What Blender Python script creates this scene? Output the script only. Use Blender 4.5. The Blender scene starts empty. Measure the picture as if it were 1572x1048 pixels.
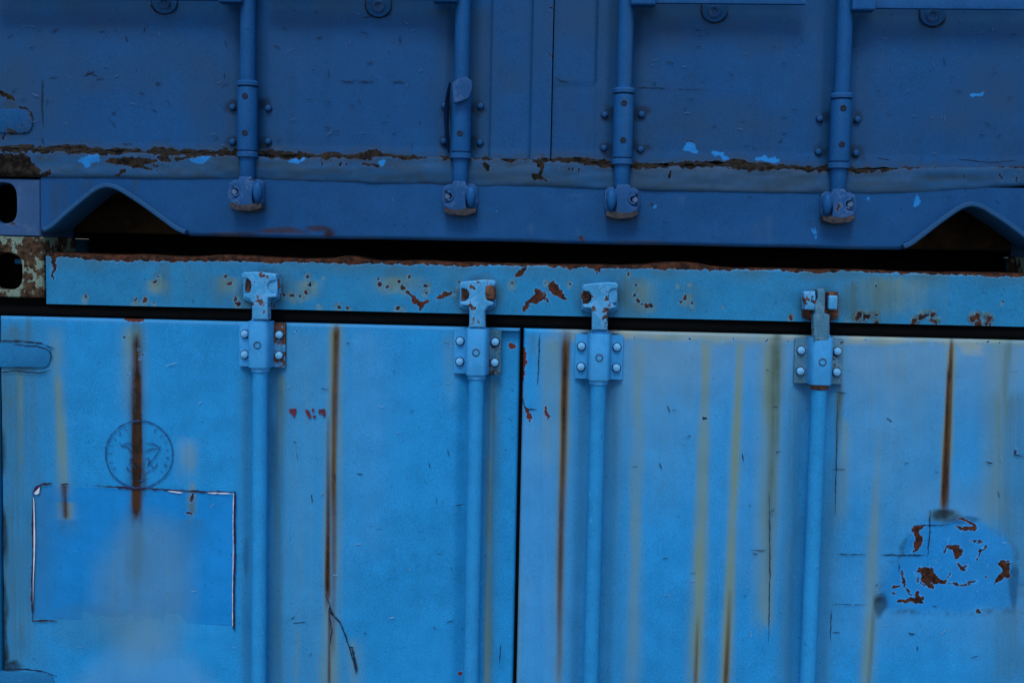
import bpy, bmesh, math, random
import numpy as np
from mathutils import Vector, Matrix
random.seed(4)
rad = math.radians
scene = bpy.context.scene
C = scene.collection

# ------------------------------------------------------------------ camera
F, CX, CY = 1800.0, 786.0, 524.0                       # focal length and centre, in photo pixels
PITCH, YAW, ROLL = rad(-4.3205), rad(3.1718), rad(-1.1742)
ca, sa, cb, sb, cc, sc_ = math.cos(PITCH), math.sin(PITCH), math.cos(YAW), math.sin(YAW), math.cos(ROLL), math.sin(ROLL)
Rx = np.array([[1, 0, 0], [0, ca, -sa], [0, sa, ca]])
Rz = np.array([[cb, -sb, 0], [sb, cb, 0], [0, 0, 1]])
Ry = np.array([[cc, 0, sc_], [0, 1, 0], [-sc_, 0, cc]])
R = Rz @ Rx @ Ry                                       # (right, forward, up) -> world
DIST = 2.49
ZTOP = 2.591                                           # top of the lower container's corner castings


def _dir(px, py):
    d = R @ np.array([(px - CX) / F, 1.0, -(py - CY) / F])
    return d / d[1]


_d = _dir(64, 364)
CAM = np.array([-1.057 - _d[0] * DIST, -DIST, ZTOP - _d[2] * DIST])


def W(px, py, Y=0.0):
    """survey: the point of the vertical plane y=Y seen at a place of the photograph"""
    d = _dir(px, py)
    t = Y - CAM[1]
    return CAM[0] + d[0] * t, CAM[2] + d[2] * t


def PX(X, Y, Z):
    q = np.stack([np.asarray(X) - CAM[0], np.broadcast_to(np.asarray(Y, float) - CAM[1], np.shape(X)), np.asarray(Z) - CAM[2]], -1) @ R
    return CX + F * q[..., 0] / q[..., 1], CY - F * q[..., 2] / q[..., 1]


cam_d = bpy.data.cameras.new('camera')
cam = bpy.data.objects.new('camera', cam_d)
C.objects.link(cam)
M = Matrix(((R[0, 0], R[0, 2], -R[0, 1], CAM[0]), (R[1, 0], R[1, 2], -R[1, 1], CAM[1]), (R[2, 0], R[2, 2], -R[2, 1], CAM[2]), (0, 0, 0, 1)))
cam.matrix_world = M
cam_d.sensor_width = 36.0
cam_d.lens = F / 1572.0 * 36.0
cam_d.clip_start, cam_d.clip_end = 0.05, 4000
scene.camera = cam

# ------------------------------------------------------------------ sky and sun (overcast)
SUN_EL, SUN_ROT = rad(56), rad(186)
world = bpy.data.worlds.new('World')
scene.world = world
world.use_nodes = True
wn = world.node_tree
sky = wn.nodes.new('ShaderNodeTexSky')
sky.sky_type = 'NISHITA'
sky.sun_disc = False
sky.sun_elevation = SUN_EL
sky.sun_rotation = SUN_ROT
sky.air_density, sky.dust_density, sky.ozone_density = 1.0, 1.0, 2.0
bg = wn.nodes['Background']
bg.inputs['Strength'].default_value = 0.10
wn.links.new(sky.outputs[0], bg.inputs[0])
sd = bpy.data.lights.new('sun', 'SUN')
sd.energy = 0.9
sd.angle = rad(22)
sd.color = (1.0, 0.98, 0.94)
sun = bpy.data.objects.new('sun', sd)
C.objects.link(sun)
sdir = Vector((math.sin(SUN_ROT) * math.cos(SUN_EL), math.cos(SUN_ROT) * math.cos(SUN_EL), math.sin(SUN_EL)))
sun.rotation_euler = sdir.to_track_quat('Z', 'Y').to_euler()
sun.location = (0, -4, 8)
vs = scene.view_settings
vs.view_transform, vs.look, vs.gamma, vs.use_curve_mapping = 'Standard', 'None', 1.0, False
vs.exposure = 0.92


# ------------------------------------------------------------------ materials
def s2l(h):
    h = h.lstrip('#')
    v = [int(h[i:i + 2], 16) / 255 for i in (0, 2, 4)]
    return [x / 12.92 if x <= .04045 else ((x + .055) / 1.055) ** 2.4 for x in v]


class NT:
    def __init__(s, name):
        s.m = bpy.data.materials.new(name)
        s.m.use_nodes = True
        s.t = s.m.node_tree
        s.b = s.t.nodes['Principled BSDF']
        s.co = s.t.nodes.new('ShaderNodeTexCoord').outputs['Object']

    def _in(s, sock, v):
        if isinstance(v, bpy.types.NodeSocket):
            s.t.links.new(v, sock)
        elif isinstance(v, (list, tuple)):
            sock.default_value = (*v[:3], 1) if len(sock.default_value) == 4 else v
        else:
            sock.default_value = v

    def math(s, op, a, b=0.0, clamp=False):
        n = s.t.nodes.new('ShaderNodeMath')
        n.operation = op
        n.use_clamp = clamp
        s._in(n.inputs[0], a)
        s._in(n.inputs[1], b)
        return n.outputs[0]

    def mix(s, f, a, b):
        n = s.t.nodes.new('ShaderNodeMix')
        n.data_type = 'RGBA'
        s._in(n.inputs[0], f)
        s._in(n.inputs[6], a)
        s._in(n.inputs[7], b)
        return n.outputs[2]

    def scale_col(s, col, f):
        n = s.t.nodes.new('ShaderNodeVectorMath')
        n.operation = 'SCALE'
        s._in(n.inputs[0], col)
        s._in(n.inputs['Scale'], f)
        return n.outputs[0]

    def noise(s, scale, detail=3.0, stretch=None, rough=.55, off=(0, 0, 0), dist=0.0):
        n = s.t.nodes.new('ShaderNodeTexNoise')
        n.inputs['Scale'].default_value = scale
        n.inputs['Detail'].default_value = detail
        n.inputs['Roughness'].default_value = rough
        n.inputs['Distortion'].default_value = dist
        mp = s.t.nodes.new('ShaderNodeMapping')
        mp.inputs['Location'].default_value = off
        if stretch:
            mp.inputs['Scale'].default_value = stretch
        s.t.links.new(s.co, mp.inputs[0])
        s.t.links.new(mp.outputs[0], n.inputs['Vector'])
        return n.outputs['Fac']

    def attr(s, name):
        n = s.t.nodes.new('ShaderNodeAttribute')
        n.attribute_name = name
        return n.outputs['Fac']

    def ramp(s, v, lo, hi):
        n = s.t.nodes.new('ShaderNodeMapRange')
        n.interpolation_type = 'SMOOTHSTEP'
        s._in(n.inputs['Value'], v)
        n.inputs['From Min'].default_value, n.inputs['From Max'].default_value = lo, hi
        return n.outputs[0]

    def bump(s, h, strength, dist=.002):
        n = s.t.nodes.new('ShaderNodeBump')
        n.inputs['Strength'].default_value = strength
        n.inputs['Distance'].default_value = dist
        s._in(n.inputs['Height'], h)
        s.t.links.new(n.outputs[0], s.b.inputs['Normal'])


RUST = s2l('#5a3826')
TAN = s2l('#68847c')


def paint(name, base, off=(0, 0, 0), wear=None, pale=(.10, .275, .49), chipA='#4a2c1e', chipB='#1a1413', rim=None, rough=.5,
          flake=None, tan=TAN, olive='#42564a', speck=.52, edge=0.0):
    """old painted steel: base colour with grain, plus attribute driven stains and chips and optional noise driven wear"""
    n = NT(name)
    big = n.noise(2.2, 4, off=off)
    mid = n.noise(24, 5, off=off, rough=.65)
    fine = n.noise(330, 2, off=off, rough=.7)
    run = n.noise(1.0, 4, stretch=(34, 34, 1.3), off=off)
    run2 = n.noise(1.0, 3, stretch=(140, 140, 3.0), off=off)
    f = n.math('ADD', 1.0, n.math('MULTIPLY', n.math('SUBTRACT', big, .5), .50))
    f = n.math('ADD', f, n.math('MULTIPLY', n.math('SUBTRACT', fine, .5), speck * 1.6))
    f = n.math('ADD', f, n.math('MULTIPLY', n.math('SUBTRACT', mid, .5), .42))
    f = n.math('ADD', f, n.math('MULTIPLY', n.math('SUBTRACT', run, .5), .16))
    col = n.scale_col(list(base), f)
    # faint dirty runs everywhere
    dr = n.ramp(run, .58, .86)
    col = n.mix(n.math('MULTIPLY', dr, .22), col, n.scale_col(list(tan), .45))
    # tiny dark specks
    lt = n.noise(150, 3, off=(off[0] + 3, 4, 1), rough=.6)
    col = n.mix(n.math('MULTIPLY', n.ramp(lt, .66, .74), .35), col, n.scale_col(list(base), 1.9))
    sp = n.noise(120, 3, off=(off[0] + 7, 1, 3), rough=.6)
    col = n.mix(n.math('MULTIPLY', n.ramp(sp, .64, .72), .6), col, n.scale_col(list(base), .35))
    col = n.mix(n.math('MULTIPLY', n.attr('deep'), .8), col, n.scale_col(s2l('#1878be'), f))
    if True:
        col = n.mix(n.math('MULTIPLY', n.attr('pale'), n.math('ADD', .55, n.math('MULTIPLY', run, .9)), True), col, list(pale))
        k = n.math('ADD', .55, n.math('MULTIPLY', run2, .9))
        ra = n.attr('rust')
        col = n.mix(n.math('MULTIPLY', n.attr('tan'), k, True), col, n.mix(n.math('MULTIPLY', ra, 2.2, True), list(tan), s2l('#655a40')))
        col = n.mix(n.math('MULTIPLY', n.attr('cream'), n.math('ADD', .3, n.math('MULTIPLY', mid, 1.2)), True), col, s2l('#8a9a94'))
        col = n.mix(n.math('MULTIPLY', n.attr('olive'), n.math('ADD', .4, n.math('MULTIPLY', mid, 1.1)), True), col, s2l(olive))
        col = n.mix(n.math('MULTIPLY', ra, n.math('ADD', .34, n.math('ADD', n.math('MULTIPLY', run2, .55), n.math('MULTIPLY', n.noise(150, 4, off=(off[0], 8, 2), rough=.7), .85))), True), col,
                    n.mix(n.ramp(mid, .35, .65), s2l('#241b16'), s2l('#402b1d')))
        col = n.mix(n.math('MULTIPLY', n.attr('grime'), n.math('ADD', .2, n.math('MULTIPLY', mid, 1.5)), True), col, s2l('#141a1c'))
    nz = n.math('ADD', n.math('MULTIPLY', n.math('SUBTRACT', n.noise(95, 5, off=(off[0], 5, 0), rough=.7), .5), 9.0),
                n.math('MULTIPLY', n.math('SUBTRACT', n.noise(300, 3, off=(off[0], 2, 4), rough=.7), .5), 7.0))
    rcol = n.mix(n.ramp(n.noise(75, 5, off=(3, off[1], 0), rough=.7), .38, .62), s2l(chipA), s2l(chipB))
    rcol = n.mix(n.attr('red'), rcol, n.mix(mid, s2l('#6c352c'), s2l('#40201d')))
    if rim is None:
        rim = [min(1, c * 1.5 + .07) for c in base]
    if flake is not None:
        fl = n.math('ADD', n.math('SUBTRACT', n.attr('flake'), 10.0), nz)
        col = n.mix(n.ramp(fl, -.6, .6), col, n.scale_col(s2l(flake), n.math('ADD', .35, n.math('MULTIPLY', mid, 1.1))))
    ch = n.math('ADD', n.math('SUBTRACT', n.attr('chip'), 10.0), nz)
    if wear:
        wn_ = n.math('SUBTRACT', n.math('MULTIPLY', n.noise(wear[0], 6, off=(off[0], off[1] + 2, 9), rough=.68), 30.0), wear[1] * 30.0)
        ch = n.math('MAXIMUM', ch, wn_)
    if edge:
        g = n.t.nodes.new('ShaderNodeNewGeometry')
        pt = n.ramp(n.math('ADD', g.outputs['Pointiness'], n.math('MULTIPLY', n.math('SUBTRACT', mid, .5), .09)), .53, .60)
        col = n.mix(n.math('MULTIPLY', pt, edge), col, list(rim))
    rm = n.ramp(ch, -2.6, -.9)
    cm = n.ramp(ch, -.7, .5)
    col = n.mix(n.math('MULTIPLY', rm, .38), col, list(rim))
    col = n.mix(cm, col, rcol)
    n._in(n.b.inputs['Base Color'], col)
    n._in(n.b.inputs['Roughness'], n.math('ADD', rough, n.math('ADD', n.math('MULTIPLY', n.math('SUBTRACT', mid, .5), .25), n.math('MULTIPLY', cm, .3)), True))
    n.b.inputs['Specular IOR Level'].default_value = .10
    h = n.math('ADD', n.math('MULTIPLY', mid, .5), n.math('MULTIPLY', fine, .22))
    h = n.math('SUBTRACT', h, n.math('MULTIPLY', cm, .7))
    n.bump(h, .35, .0016)
    return n.m


def plain(name, c, c2=None, scale=30, rough=.7, bump=.4, dist=.002, spec=.3):
    n = NT(name)
    v = n.noise(scale, 6, rough=.68)
    c2 = c2 or [x * .5 for x in c]
    n._in(n.b.inputs['Base Color'], n.mix(n.ramp(v, .3, .7), list(c), list(c2)))
    n.b.inputs['Roughness'].default_value = rough
    n.b.inputs['Specular IOR Level'].default_value = spec
    n.bump(n.math('ADD', v, n.math('MULTIPLY', n.noise(scale * 7, 4), .5)), bump, dist)
    return n.m


LOWC = s2l('#1d82be')
UPC = s2l('#124779')
M_low = paint('light_blue_paint', LOWC)
M_low2 = paint('light_blue_paint_right_door', s2l('#2084c2'), off=(4, 1, 2))
M_head = paint('header_blue_paint', s2l('#2176a6'), off=(2, 6, 1))
M_rod = paint('rod_blue_paint', s2l('#2382bc'), off=(1, 3, 1), wear=(34, .735), edge=.35)
M_rod2 = paint('worn_bracket_paint', s2l('#2484be'), off=(8, 2, 1), wear=(30, .66), edge=.5, chipA='#4a362f', chipB='#221a15')
M_cam = paint('worn_cam_paint', s2l('#3a86b6'), off=(6, 2, 5), wear=(38, .575), edge=.45, chipA='#5e4034', chipB='#2c221c')
M_up = paint('navy_paint', UPC, off=(0, 9, 3), pale=(.03, .09, .20), olive='#2a3d4a', tan=s2l('#3c4c56'), flake='#1f78c0', chipA='#2a2520', chipB='#0c0b0b', rim=s2l('#3c5a80'), rough=.55)
M_upx = paint('grey_navy_paint', s2l('#1f4b74'), off=(0, 3, 3), pale=(.03, .09, .20), olive='#2a3d4a', tan=s2l('#3c4c56'), flake='#1f78c0', chipA='#2a2520', chipB='#0c0b0b', rim=s2l('#3c5a80'), rough=.6)
M_uprod = paint('navy_rod_paint', s2l('#124c82'), off=(5, 1, 3), wear=(30, .73), edge=.1, chipA='#3a2c22', chipB='#14100c', rim=s2l('#4a6c98'))
M_upcam = paint('navy_cam_paint', s2l('#1c4a7c'), off=(3, 1, 8), wear=(36, .645), edge=.12, chipA='#40322a', chipB='#15110e', rim=s2l('#5876a0'))
M_cast_u = paint('casting_navy_paint', s2l('#274a75'), off=(3, 7, 8), wear=(18, .64), edge=.2, chipA='#453226', chipB='#1c1510', rim=s2l('#4a6480'))
M_cast_l = paint('casting_grey_green_paint', s2l('#52685e'), off=(2, 7, 1), wear=(19, .485), edge=.15, chipA='#4a3a2c', chipB='#241a13', rim=s2l('#8a9c8e'))
M_rust = plain('rust', s2l('#40221a'), s2l('#1e1310'), 45, .9, .8, .004)
M_rust_shade = plain('dark_rust_and_rim_shade', s2l('#2d2a27'), s2l('#0e0c0a'), 60, .95, 1.0, .006)
M_lug = plain('rusty_lug', s2l('#6e4a3c'), s2l('#2a1c16'), 70, .85, .7, .003)
M_dark = plain('black_recess_shade', s2l('#0c0d10'), s2l('#050506'), 40, .9)  # near-black colour standing in for shade in the gap and castings
M_crack_shade = plain('dark_crack_and_bolt_shade', s2l('#123050'), s2l('#0c1a2a'), 200, .9, .1)
M_badge = plain('badge_outline', s2l('#17508a'), s2l('#123a63'), 200, .8, .1)
M_rub = plain('black_rubber', s2l('#040609'), s2l('#020304'), 60, .9, .25, .001, .1)
M_wood = plain('dark_floor_wood', s2l('#3e2e1c'), s2l('#20170e'), 20, .95)
M_white = plain('white_sticker_edge', s2l('#c9d2e2'), s2l('#a9b6cc'), 60, .6, .1)
M_maroon = plain('maroon_sticker_edge', s2l('#2c1030'), s2l('#180a1c'), 60, .7, .1)
M_red = plain('old_red_lettering', s2l('#6e2430'), s2l('#3a1c38'), 160, .8, .1)
M_fl_r = paint('rusty_flange_paint', s2l('#2b6f9e'), off=(8, 4, 1), wear=(26, .42), chipA='#5a4034', chipB='#3c3128')
M_fl_o = paint('grimy_flange_paint', s2l('#2c5a74'), off=(3, 4, 1), wear=(30, .54), chipA='#40382e', chipB='#22221e')
M_fl_g = paint('dull_flange_paint', s2l('#41708a'), off=(3, 9, 1), wear=(34, .60), chipA='#4a463c', chipB='#2a2a26')
M_lowhinge = paint('dull_hinge_paint', s2l('#1a6596'), off=(2, 2, 6), wear=(30, .70), olive='#42564a')
M_uphinge = paint('rusty_hinge_paint', s2l('#0c4778'), off=(4, 9, 2), wear=(17, .555), chipA='#352a20', chipB='#120e0b', rim=s2l('#2c4c6c'))
M_bolt = paint('bolt_paint', s2l('#5a9cc6'), off=(1, 1, 8), wear=(60, .62), edge=.3, chipA='#6a5a50', chipB='#3a2e28')
M_pin = plain('pin_grey', s2l('#46607a'), s2l('#20303f'), 120, .7, .4, .001)
M_upin = plain('dark_blue_pin', s2l('#0b2444'), s2l('#06101e'), 120, .7, .4, .001)
M_ground = plain('ground_gravel', s2l('#8a857c'), s2l('#5f5b54'), 6, .95, .6, .01)


# ------------------------------------------------------------------ mesh helpers
def link(name, me, mat, parent, smooth=True, ang=38):
    me.materials.clear()
    for m in (mat if isinstance(mat, (list, tuple)) else [mat]):
        me.materials.append(m)
    if smooth:
        me.polygons.foreach_set('use_smooth', [True] * len(me.polygons))
        me.set_sharp_from_angle(angle=rad(ang))
    o = bpy.data.objects.new(name, me)
    C.objects.link(o)
    if parent is not None:
        o.parent = parent
    return o


def base_of(parent):
    z = Vector((0, 0, 0))
    while parent is not None:
        z += parent.location
        parent = parent.parent
    return z


def obj(name, bm, mat, parent, ang=38, smooth=True):
    """bm is in world coordinates; stored relative to the parent"""
    b = base_of(parent)
    bmesh.ops.recalc_face_normals(bm, faces=bm.faces)
    for v in bm.verts:
        v.co -= b
    me = bpy.data.meshes.new(name)
    bm.to_mesh(me)
    bm.free()
    return link(name, me, mat, parent, smooth, ang)


def bevel(bm, off, seg=2, geom=None):
    bmesh.ops.bevel(bm, geom=geom or bm.edges[:], offset=off, segments=seg, profile=.6, affect='EDGES', clamp_overlap=True)


def box(x0, x1, y0, y1, z0, z1, bv=0.0, seg=2, bm=None):
    t = bmesh.new()
    bmesh.ops.create_cube(t, size=1)
    for v in t.verts:
        v.co = Vector((x0 + (v.co.x + .5) * (x1 - x0), y0 + (v.co.y + .5) * (y1 - y0), z0 + (v.co.z + .5) * (z1 - z0)))
    if bv:
        bevel(t, bv, seg)
    return merge(bm, t)


def merge(bm, t):
    if bm is None:
        return t
    me = bpy.data.meshes.new('tmp')
    t.to_mesh(me)
    t.free()
    bm.from_mesh(me)
    bpy.data.meshes.remove(me)
    return bm


def plate(pts, y0, y1, bv=0.0, seg=2, bm=None):
    """polygon in (x,z), extruded from y0 (front) to y1 (back)"""
    t = bmesh.new()
    vs_ = [t.verts.new((x, y0, z)) for x, z in pts]
    f = t.faces.new(vs_)
    r = bmesh.ops.extrude_face_region(t, geom=[f])
    for v in r['geom']:
        if isinstance(v, bmesh.types.BMVert):
            v.co.y = y1
    bmesh.ops.recalc_face_normals(t, faces=t.faces)
    if bv:
        fr = [e for e in t.edges if all(abs(v.co.y - y0) < 1e-6 for v in e.verts)]
        bevel(t, bv, seg, fr)
    return merge(bm, t)


def profile_z(pts, z0, z1, bv=0.0, bm=None):
    """polygon in (x,y), extruded from z0 to z1"""
    t = bmesh.new()
    a = [t.verts.new((x, y, z0)) for x, y in pts]
    b = [t.verts.new((x, y, z1)) for x, y in pts]
    n = len(pts)
    t.faces.new(a)
    t.faces.new(b)
    for i in range(n):
        t.faces.new((a[i], a[(i + 1) % n], b[(i + 1) % n], b[i]))
    bmesh.ops.recalc_face_normals(t, faces=t.faces)
    if bv:
        bevel(t, bv, 2, [e for e in t.edges if abs(e.verts[0].co.z - e.verts[1].co.z) < 1e-6])
    return merge(bm, t)


def lathe(cx, cy, prof, n=28, axis='z', bm=None, cz=0.0, wob=0.0):
    """prof: (r, t) along the axis; closed with caps"""
    t = bmesh.new()
    rings = []
    for r, h in prof:
        ring = []
        for i in range(n):
            a = 2 * math.pi * i / n
            if axis == 'z':
                p = (cx + r * math.cos(a), cy + r * math.sin(a), h)
            else:
                p = (cx + r * math.cos(a), h, cz + r * math.sin(a))
            ring.append(t.verts.new(p))
        rings.append(ring)
    for a, b in zip(rings, rings[1:]):
        for i in range(n):
            t.faces.new((a[i], a[(i + 1) % n], b[(i + 1) % n], b[i]))
    t.faces.new(rings[0])
    t.faces.new(rings[-1])
    return merge(bm, t)


def tube(pts, r, n=8, bm=None):
    t = bmesh.new()
    rings = []
    P_ = [Vector(p) for p in pts]
    for i, p in enumerate(P_):
        d = (P_[min(i + 1, len(P_) - 1)] - P_[max(i - 1, 0)]).normalized()
        u = d.orthogonal().normalized() if abs(d.y) > .9 else d.cross(Vector((0, 1, 0))).normalized()
        w = d.cross(u)
        rr = r[i] if isinstance(r, (list, tuple)) else r
        rings.append([t.verts.new(p + u * rr * math.cos(2 * math.pi * k / n) + w * rr * math.sin(2 * math.pi * k / n)) for k in range(n)])
    for a, b in zip(rings, rings[1:]):
        for i in range(n):
            t.faces.new((a[i], a[(i + 1) % n], b[(i + 1) % n], b[i]))
    t.faces.new(rings[0])
    t.faces.new(rings[-1])
    return merge(bm, t)


def ribbon(pxpts, wpx, Y, bm, jit=.6, taper=True, sub=4.0):
    """a thin raised scratch or paint line following photo places on the plane y=Y"""
    fine = []
    for (a, b) in zip(pxpts, pxpts[1:]):
        L = math.hypot(b[0] - a[0], b[1] - a[1])
        k = max(1, int(L / sub))
        for i in range(k):
            t = i / k
            fine.append((a[0] + (b[0] - a[0]) * t, a[1] + (b[1] - a[1]) * t))
    fine.append(pxpts[-1])
    n = len(fine)
    L_, R_ = [], []
    for i, p in enumerate(fine):
        q0, q1 = fine[max(i - 1, 0)], fine[min(i + 1, n - 1)]
        dx, dy = q1[0] - q0[0], q1[1] - q0[1]
        l = math.hypot(dx, dy) or 1
        nx, ny = -dy / l, dx / l
        w = wpx * .5 * (1 + random.uniform(-.45, .45))
        if taper:
            w *= min(1, .25 + 4 * min(i, n - 1 - i) / max(n, 1))
        j = random.uniform(-jit, jit)
        L_.append((p[0] + nx * (w + j), p[1] + ny * (w + j)))
        R_.append((p[0] + nx * (-w + j), p[1] + ny * (-w + j)))
    A = [bm.verts.new((*(lambda q: (q[0], Y, q[1]))(W(x, y, Y)),)) for x, y in L_]
    B = [bm.verts.new((*(lambda q: (q[0], Y, q[1]))(W(x, y, Y)),)) for x, y in R_]
    for i in range(n - 1):
        bm.faces.new((A[i], A[i + 1], B[i + 1], B[i]))
    return bm


def flakes(polys, Y, th, bm=None):
    bm = bm or bmesh.new()
    for pts in polys:
        plate([W(x, y, Y) for x, y in pts], Y, Y + th, bm=bm)
    return bm


_NC = {}


def vnoise(x, y, sx, sy, seed=0):
    """smooth value noise in [-1,1]"""
    if seed not in _NC:
        _NC[seed] = np.random.RandomState(seed).uniform(-1, 1, (257, 257))
    T = _NC[seed]
    u, v = np.asarray(x) / sx + 500.3, np.asarray(y) / sy + 500.7
    i, j = np.floor(u).astype(int), np.floor(v).astype(int)
    fu, fv = u - i, v - j
    fu, fv = fu * fu * (3 - 2 * fu), fv * fv * (3 - 2 * fv)
    g = lambda a, b: T[a % 256, b % 256]
    return (g(i, j) * (1 - fu) + g(i + 1, j) * fu) * (1 - fv) + (g(i, j + 1) * (1 - fu) + g(i + 1, j + 1) * fu) * fv


def sstep(a, b, x):
    t = np.clip((x - a) / (b - a), 0, 1)
    return t * t * (3 - 2 * t)


class Paint:
    """fields painted over a panel; places given as seen in the photograph, evaluated on the panel itself"""
    def __init__(s, u, v):
        s.u, s.v = u, v
        s.f = {k: np.zeros_like(u) for k in ('tan', 'olive', 'rust', 'pale', 'grime', 'red', 'deep', 'cream')}
        s.uw = u + 2.4 * vnoise(u, v, 7, 7, 201) + 1.5 * vnoise(u, v, 3.2, 3.2, 202)
        s.vw = v + 2.4 * vnoise(u, v, 7, 7, 203) + 1.5 * vnoise(u, v, 3.2, 3.2, 204)
        s.f['chip'] = np.full_like(u, -10.0)
        s.f['flake'] = np.full_like(u, -10.0)

    def streak(s, kind, x0, y0, x1, y1, hw, a0, a1, soft=1.6, wob=2.0, seed=1, fade=34):
        t = np.clip((s.v - y0) / (y1 - y0), 0, 1)
        xc = x0 + (x1 - x0) * t + .35 * wob * vnoise(s.v, s.v * 0, 120, 120, seed)
        h = hw if not isinstance(hw, (tuple, list)) else hw[0] + (hw[1] - hw[0]) * t
        h = h * (1.15 if kind == 'tan' else 1) * (1 + .18 * vnoise(s.v, s.v * 0 + seed, 90, 90, seed + 3))
        d = (s.u - xc) / h
        d = np.abs(d + .18 * vnoise(s.u, s.v, 40, 160, seed + 9))
        m = np.exp(-(d * soft * .62) ** 2 * 1.3) if soft < 2 else 1 - sstep(.55, 1.35, d)
        a = (a0 + (a1 - a0) * t) * (1.6 if kind == 'tan' else 1)
        fade = min(fade, .45 * (y1 - y0))
        ty = np.clip(fade * (1 + .8 * vnoise(s.u, s.u * 0 + seed, 3.5, 9, seed + 4)), 2, 200)
        a = a * np.clip((s.v - y0 + ty * .25) / (ty * .7), 0, 1) * (1 - sstep(0, 1, (s.v - y1 + ty * .8) / (ty * 1.6)))
        a = a * (1 + .30 * vnoise(s.u, s.v, 2.6, 150, seed + 5) + .22 * vnoise(s.u, s.v, 9, 60, seed + 6))
        s.f[kind] = np.maximum(s.f[kind], np.clip(m * a, 0, 1.5 if kind == 'rust' else 1))

    def blob(s, kind, x, y, rx, ry, a, n=.4, seed=2):
        d = np.hypot((s.u - x) / rx, (s.v - y) / ry) + n * vnoise(s.u, s.v, rx * .7 + 2, ry * .7 + 2, seed)
        s.f[kind] = np.maximum(s.f[kind], a * (1 - sstep(.45, 1.25, d)))

    def chip(s, pts, r, key='chip'):
        """union of capsules; field in millimetres"""
        if len(pts) == 1:
            pts = pts * 2
        rr = r if isinstance(r, (list, tuple)) else [r] * len(pts)
        for (a, b, ra, rb) in zip(pts, pts[1:], rr, rr[1:]):
            dx, dy = b[0] - a[0], b[1] - a[1]
            L = dx * dx + dy * dy + 1e-9
            t = np.clip(((s.uw - a[0]) * dx + (s.vw - a[1]) * dy) / L, 0, 1)
            d = np.hypot(s.uw - a[0] - dx * t, s.vw - a[1] - dy * t)
            s.f[key] = np.maximum(s.f[key], np.clip((ra + (rb - ra) * t - d) * 1.385, -10, 10))


def panel(name, mat, parent, xs, zf, Yf, painter=None, back=.05, ang=50, extra_rows=None):
    """dense sheet: columns xs, rows from zf(X)->(nrows,ncols) heights, Yf(X,Z)->depth; edges folded back by `back`"""
    X0 = np.asarray(xs)
    Z = zf(X0)
    nr, nc = Z.shape
    X = np.broadcast_to(X0, Z.shape).copy()
    Y = Yf(X, Z) + np.zeros_like(X)
    # fold the border back so the sheet has real thickness
    def ring(A, dA):
        return np.pad(A, 1, mode='edge') if dA is None else dA
    Xp, Zp, Yp = np.pad(X, 1, mode='edge'), np.pad(Z, 1, mode='edge'), np.pad(Y, 1, mode='edge')
    Yp[0, :] += back; Yp[-1, :] += back; Yp[1:-1, 0] += back; Yp[1:-1, -1] += back
    nr, nc = Xp.shape
    b = base_of(parent)
    co = np.stack([Xp - b.x, Yp - b.y, Zp - b.z], -1).reshape(-1, 3)
    idx = np.arange(nr * nc).reshape(nr, nc)
    q = np.stack([idx[:-1, :-1], idx[:-1, 1:], idx[1:, 1:], idx[1:, :-1]], -1).reshape(-1, 4)
    me = bpy.data.meshes.new(name)
    me.vertices.add(len(co))
    me.vertices.foreach_set('co', co.astype(np.float32).ravel())
    me.loops.add(q.size)
    me.loops.foreach_set('vertex_index', q.astype(np.int32).ravel())
    me.polygons.add(len(q))
    me.polygons.foreach_set('loop_start', np.arange(0, q.size, 4, dtype=np.int32))
    me.update(calc_edges=True)
    if painter:
        u, v = PX(Xp, Yp, Zp)
        p = Paint(u, v)
        painter(p)
        for k, arr in p.f.items():
            if k in ('chip', 'flake'):
                arr = arr + 10.0
            if arr.max() <= 0:
                continue
            at = me.attributes.new(k, 'FLOAT', 'POINT')
            at.data.foreach_set('value', arr.astype(np.float32).ravel())
    me.validate()
    return link(name, me, mat, parent, True, ang)


def span(a, b, fine_a, fine_b, step=.0026, coarse=.06):
    """positions a..b, dense only between fine_a and fine_b"""
    out = []
    if fine_a > a:
        out += list(np.linspace(a, fine_a, max(2, int((fine_a - a) / coarse) + 1))[:-1])
    else:
        fine_a = a
    fb = min(fine_b, b)
    out += list(np.linspace(fine_a, fb, max(2, int((fb - fine_a) / step) + 1)))
    if fb < b:
        out += list(np.linspace(fb, b, max(2, int((b - fb) / coarse) + 1))[1:])
    return np.array(out)


XL, XR = W(-14, 524)[0], W(1586, 524)[0]      # what the frame shows, with a margin
ZB, ZT = W(786, 1075)[1], W(786, -30)[1]


def thing(name, label, cat, loc, group=None):
    o = bpy.data.objects.new(name, None)
    C.objects.link(o)
    o.location = loc
    o.empty_display_size = .2
    o['label'], o['category'] = label, cat
    if group:
        o['group'] = group
    return o


# ------------------------------------------------------------------ ground
bm = bmesh.new()
bmesh.ops.create_grid(bm, x_segments=2, y_segments=2, size=600)
g = obj('ground', bm, M_ground, None, smooth=False)
g['kind'] = 'structure'

GRP = 'stacked blue shipping containers'
lower = thing('shipping_container', 'bright blue shipping container with rust streaked doors, at the bottom of the stack', 'shipping container', (0, 0, 0), GRP)
UZ = ZTOP + .001
upper = thing('shipping_container', 'dark navy shipping container with peeling door bottoms, stacked on top of the bright blue one', 'shipping container', (0, 0, UZ), GRP)
bpy.context.view_layer.update()
LEN = 6.05
HW = 1.219
UTOP = UZ + 2.591


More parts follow.
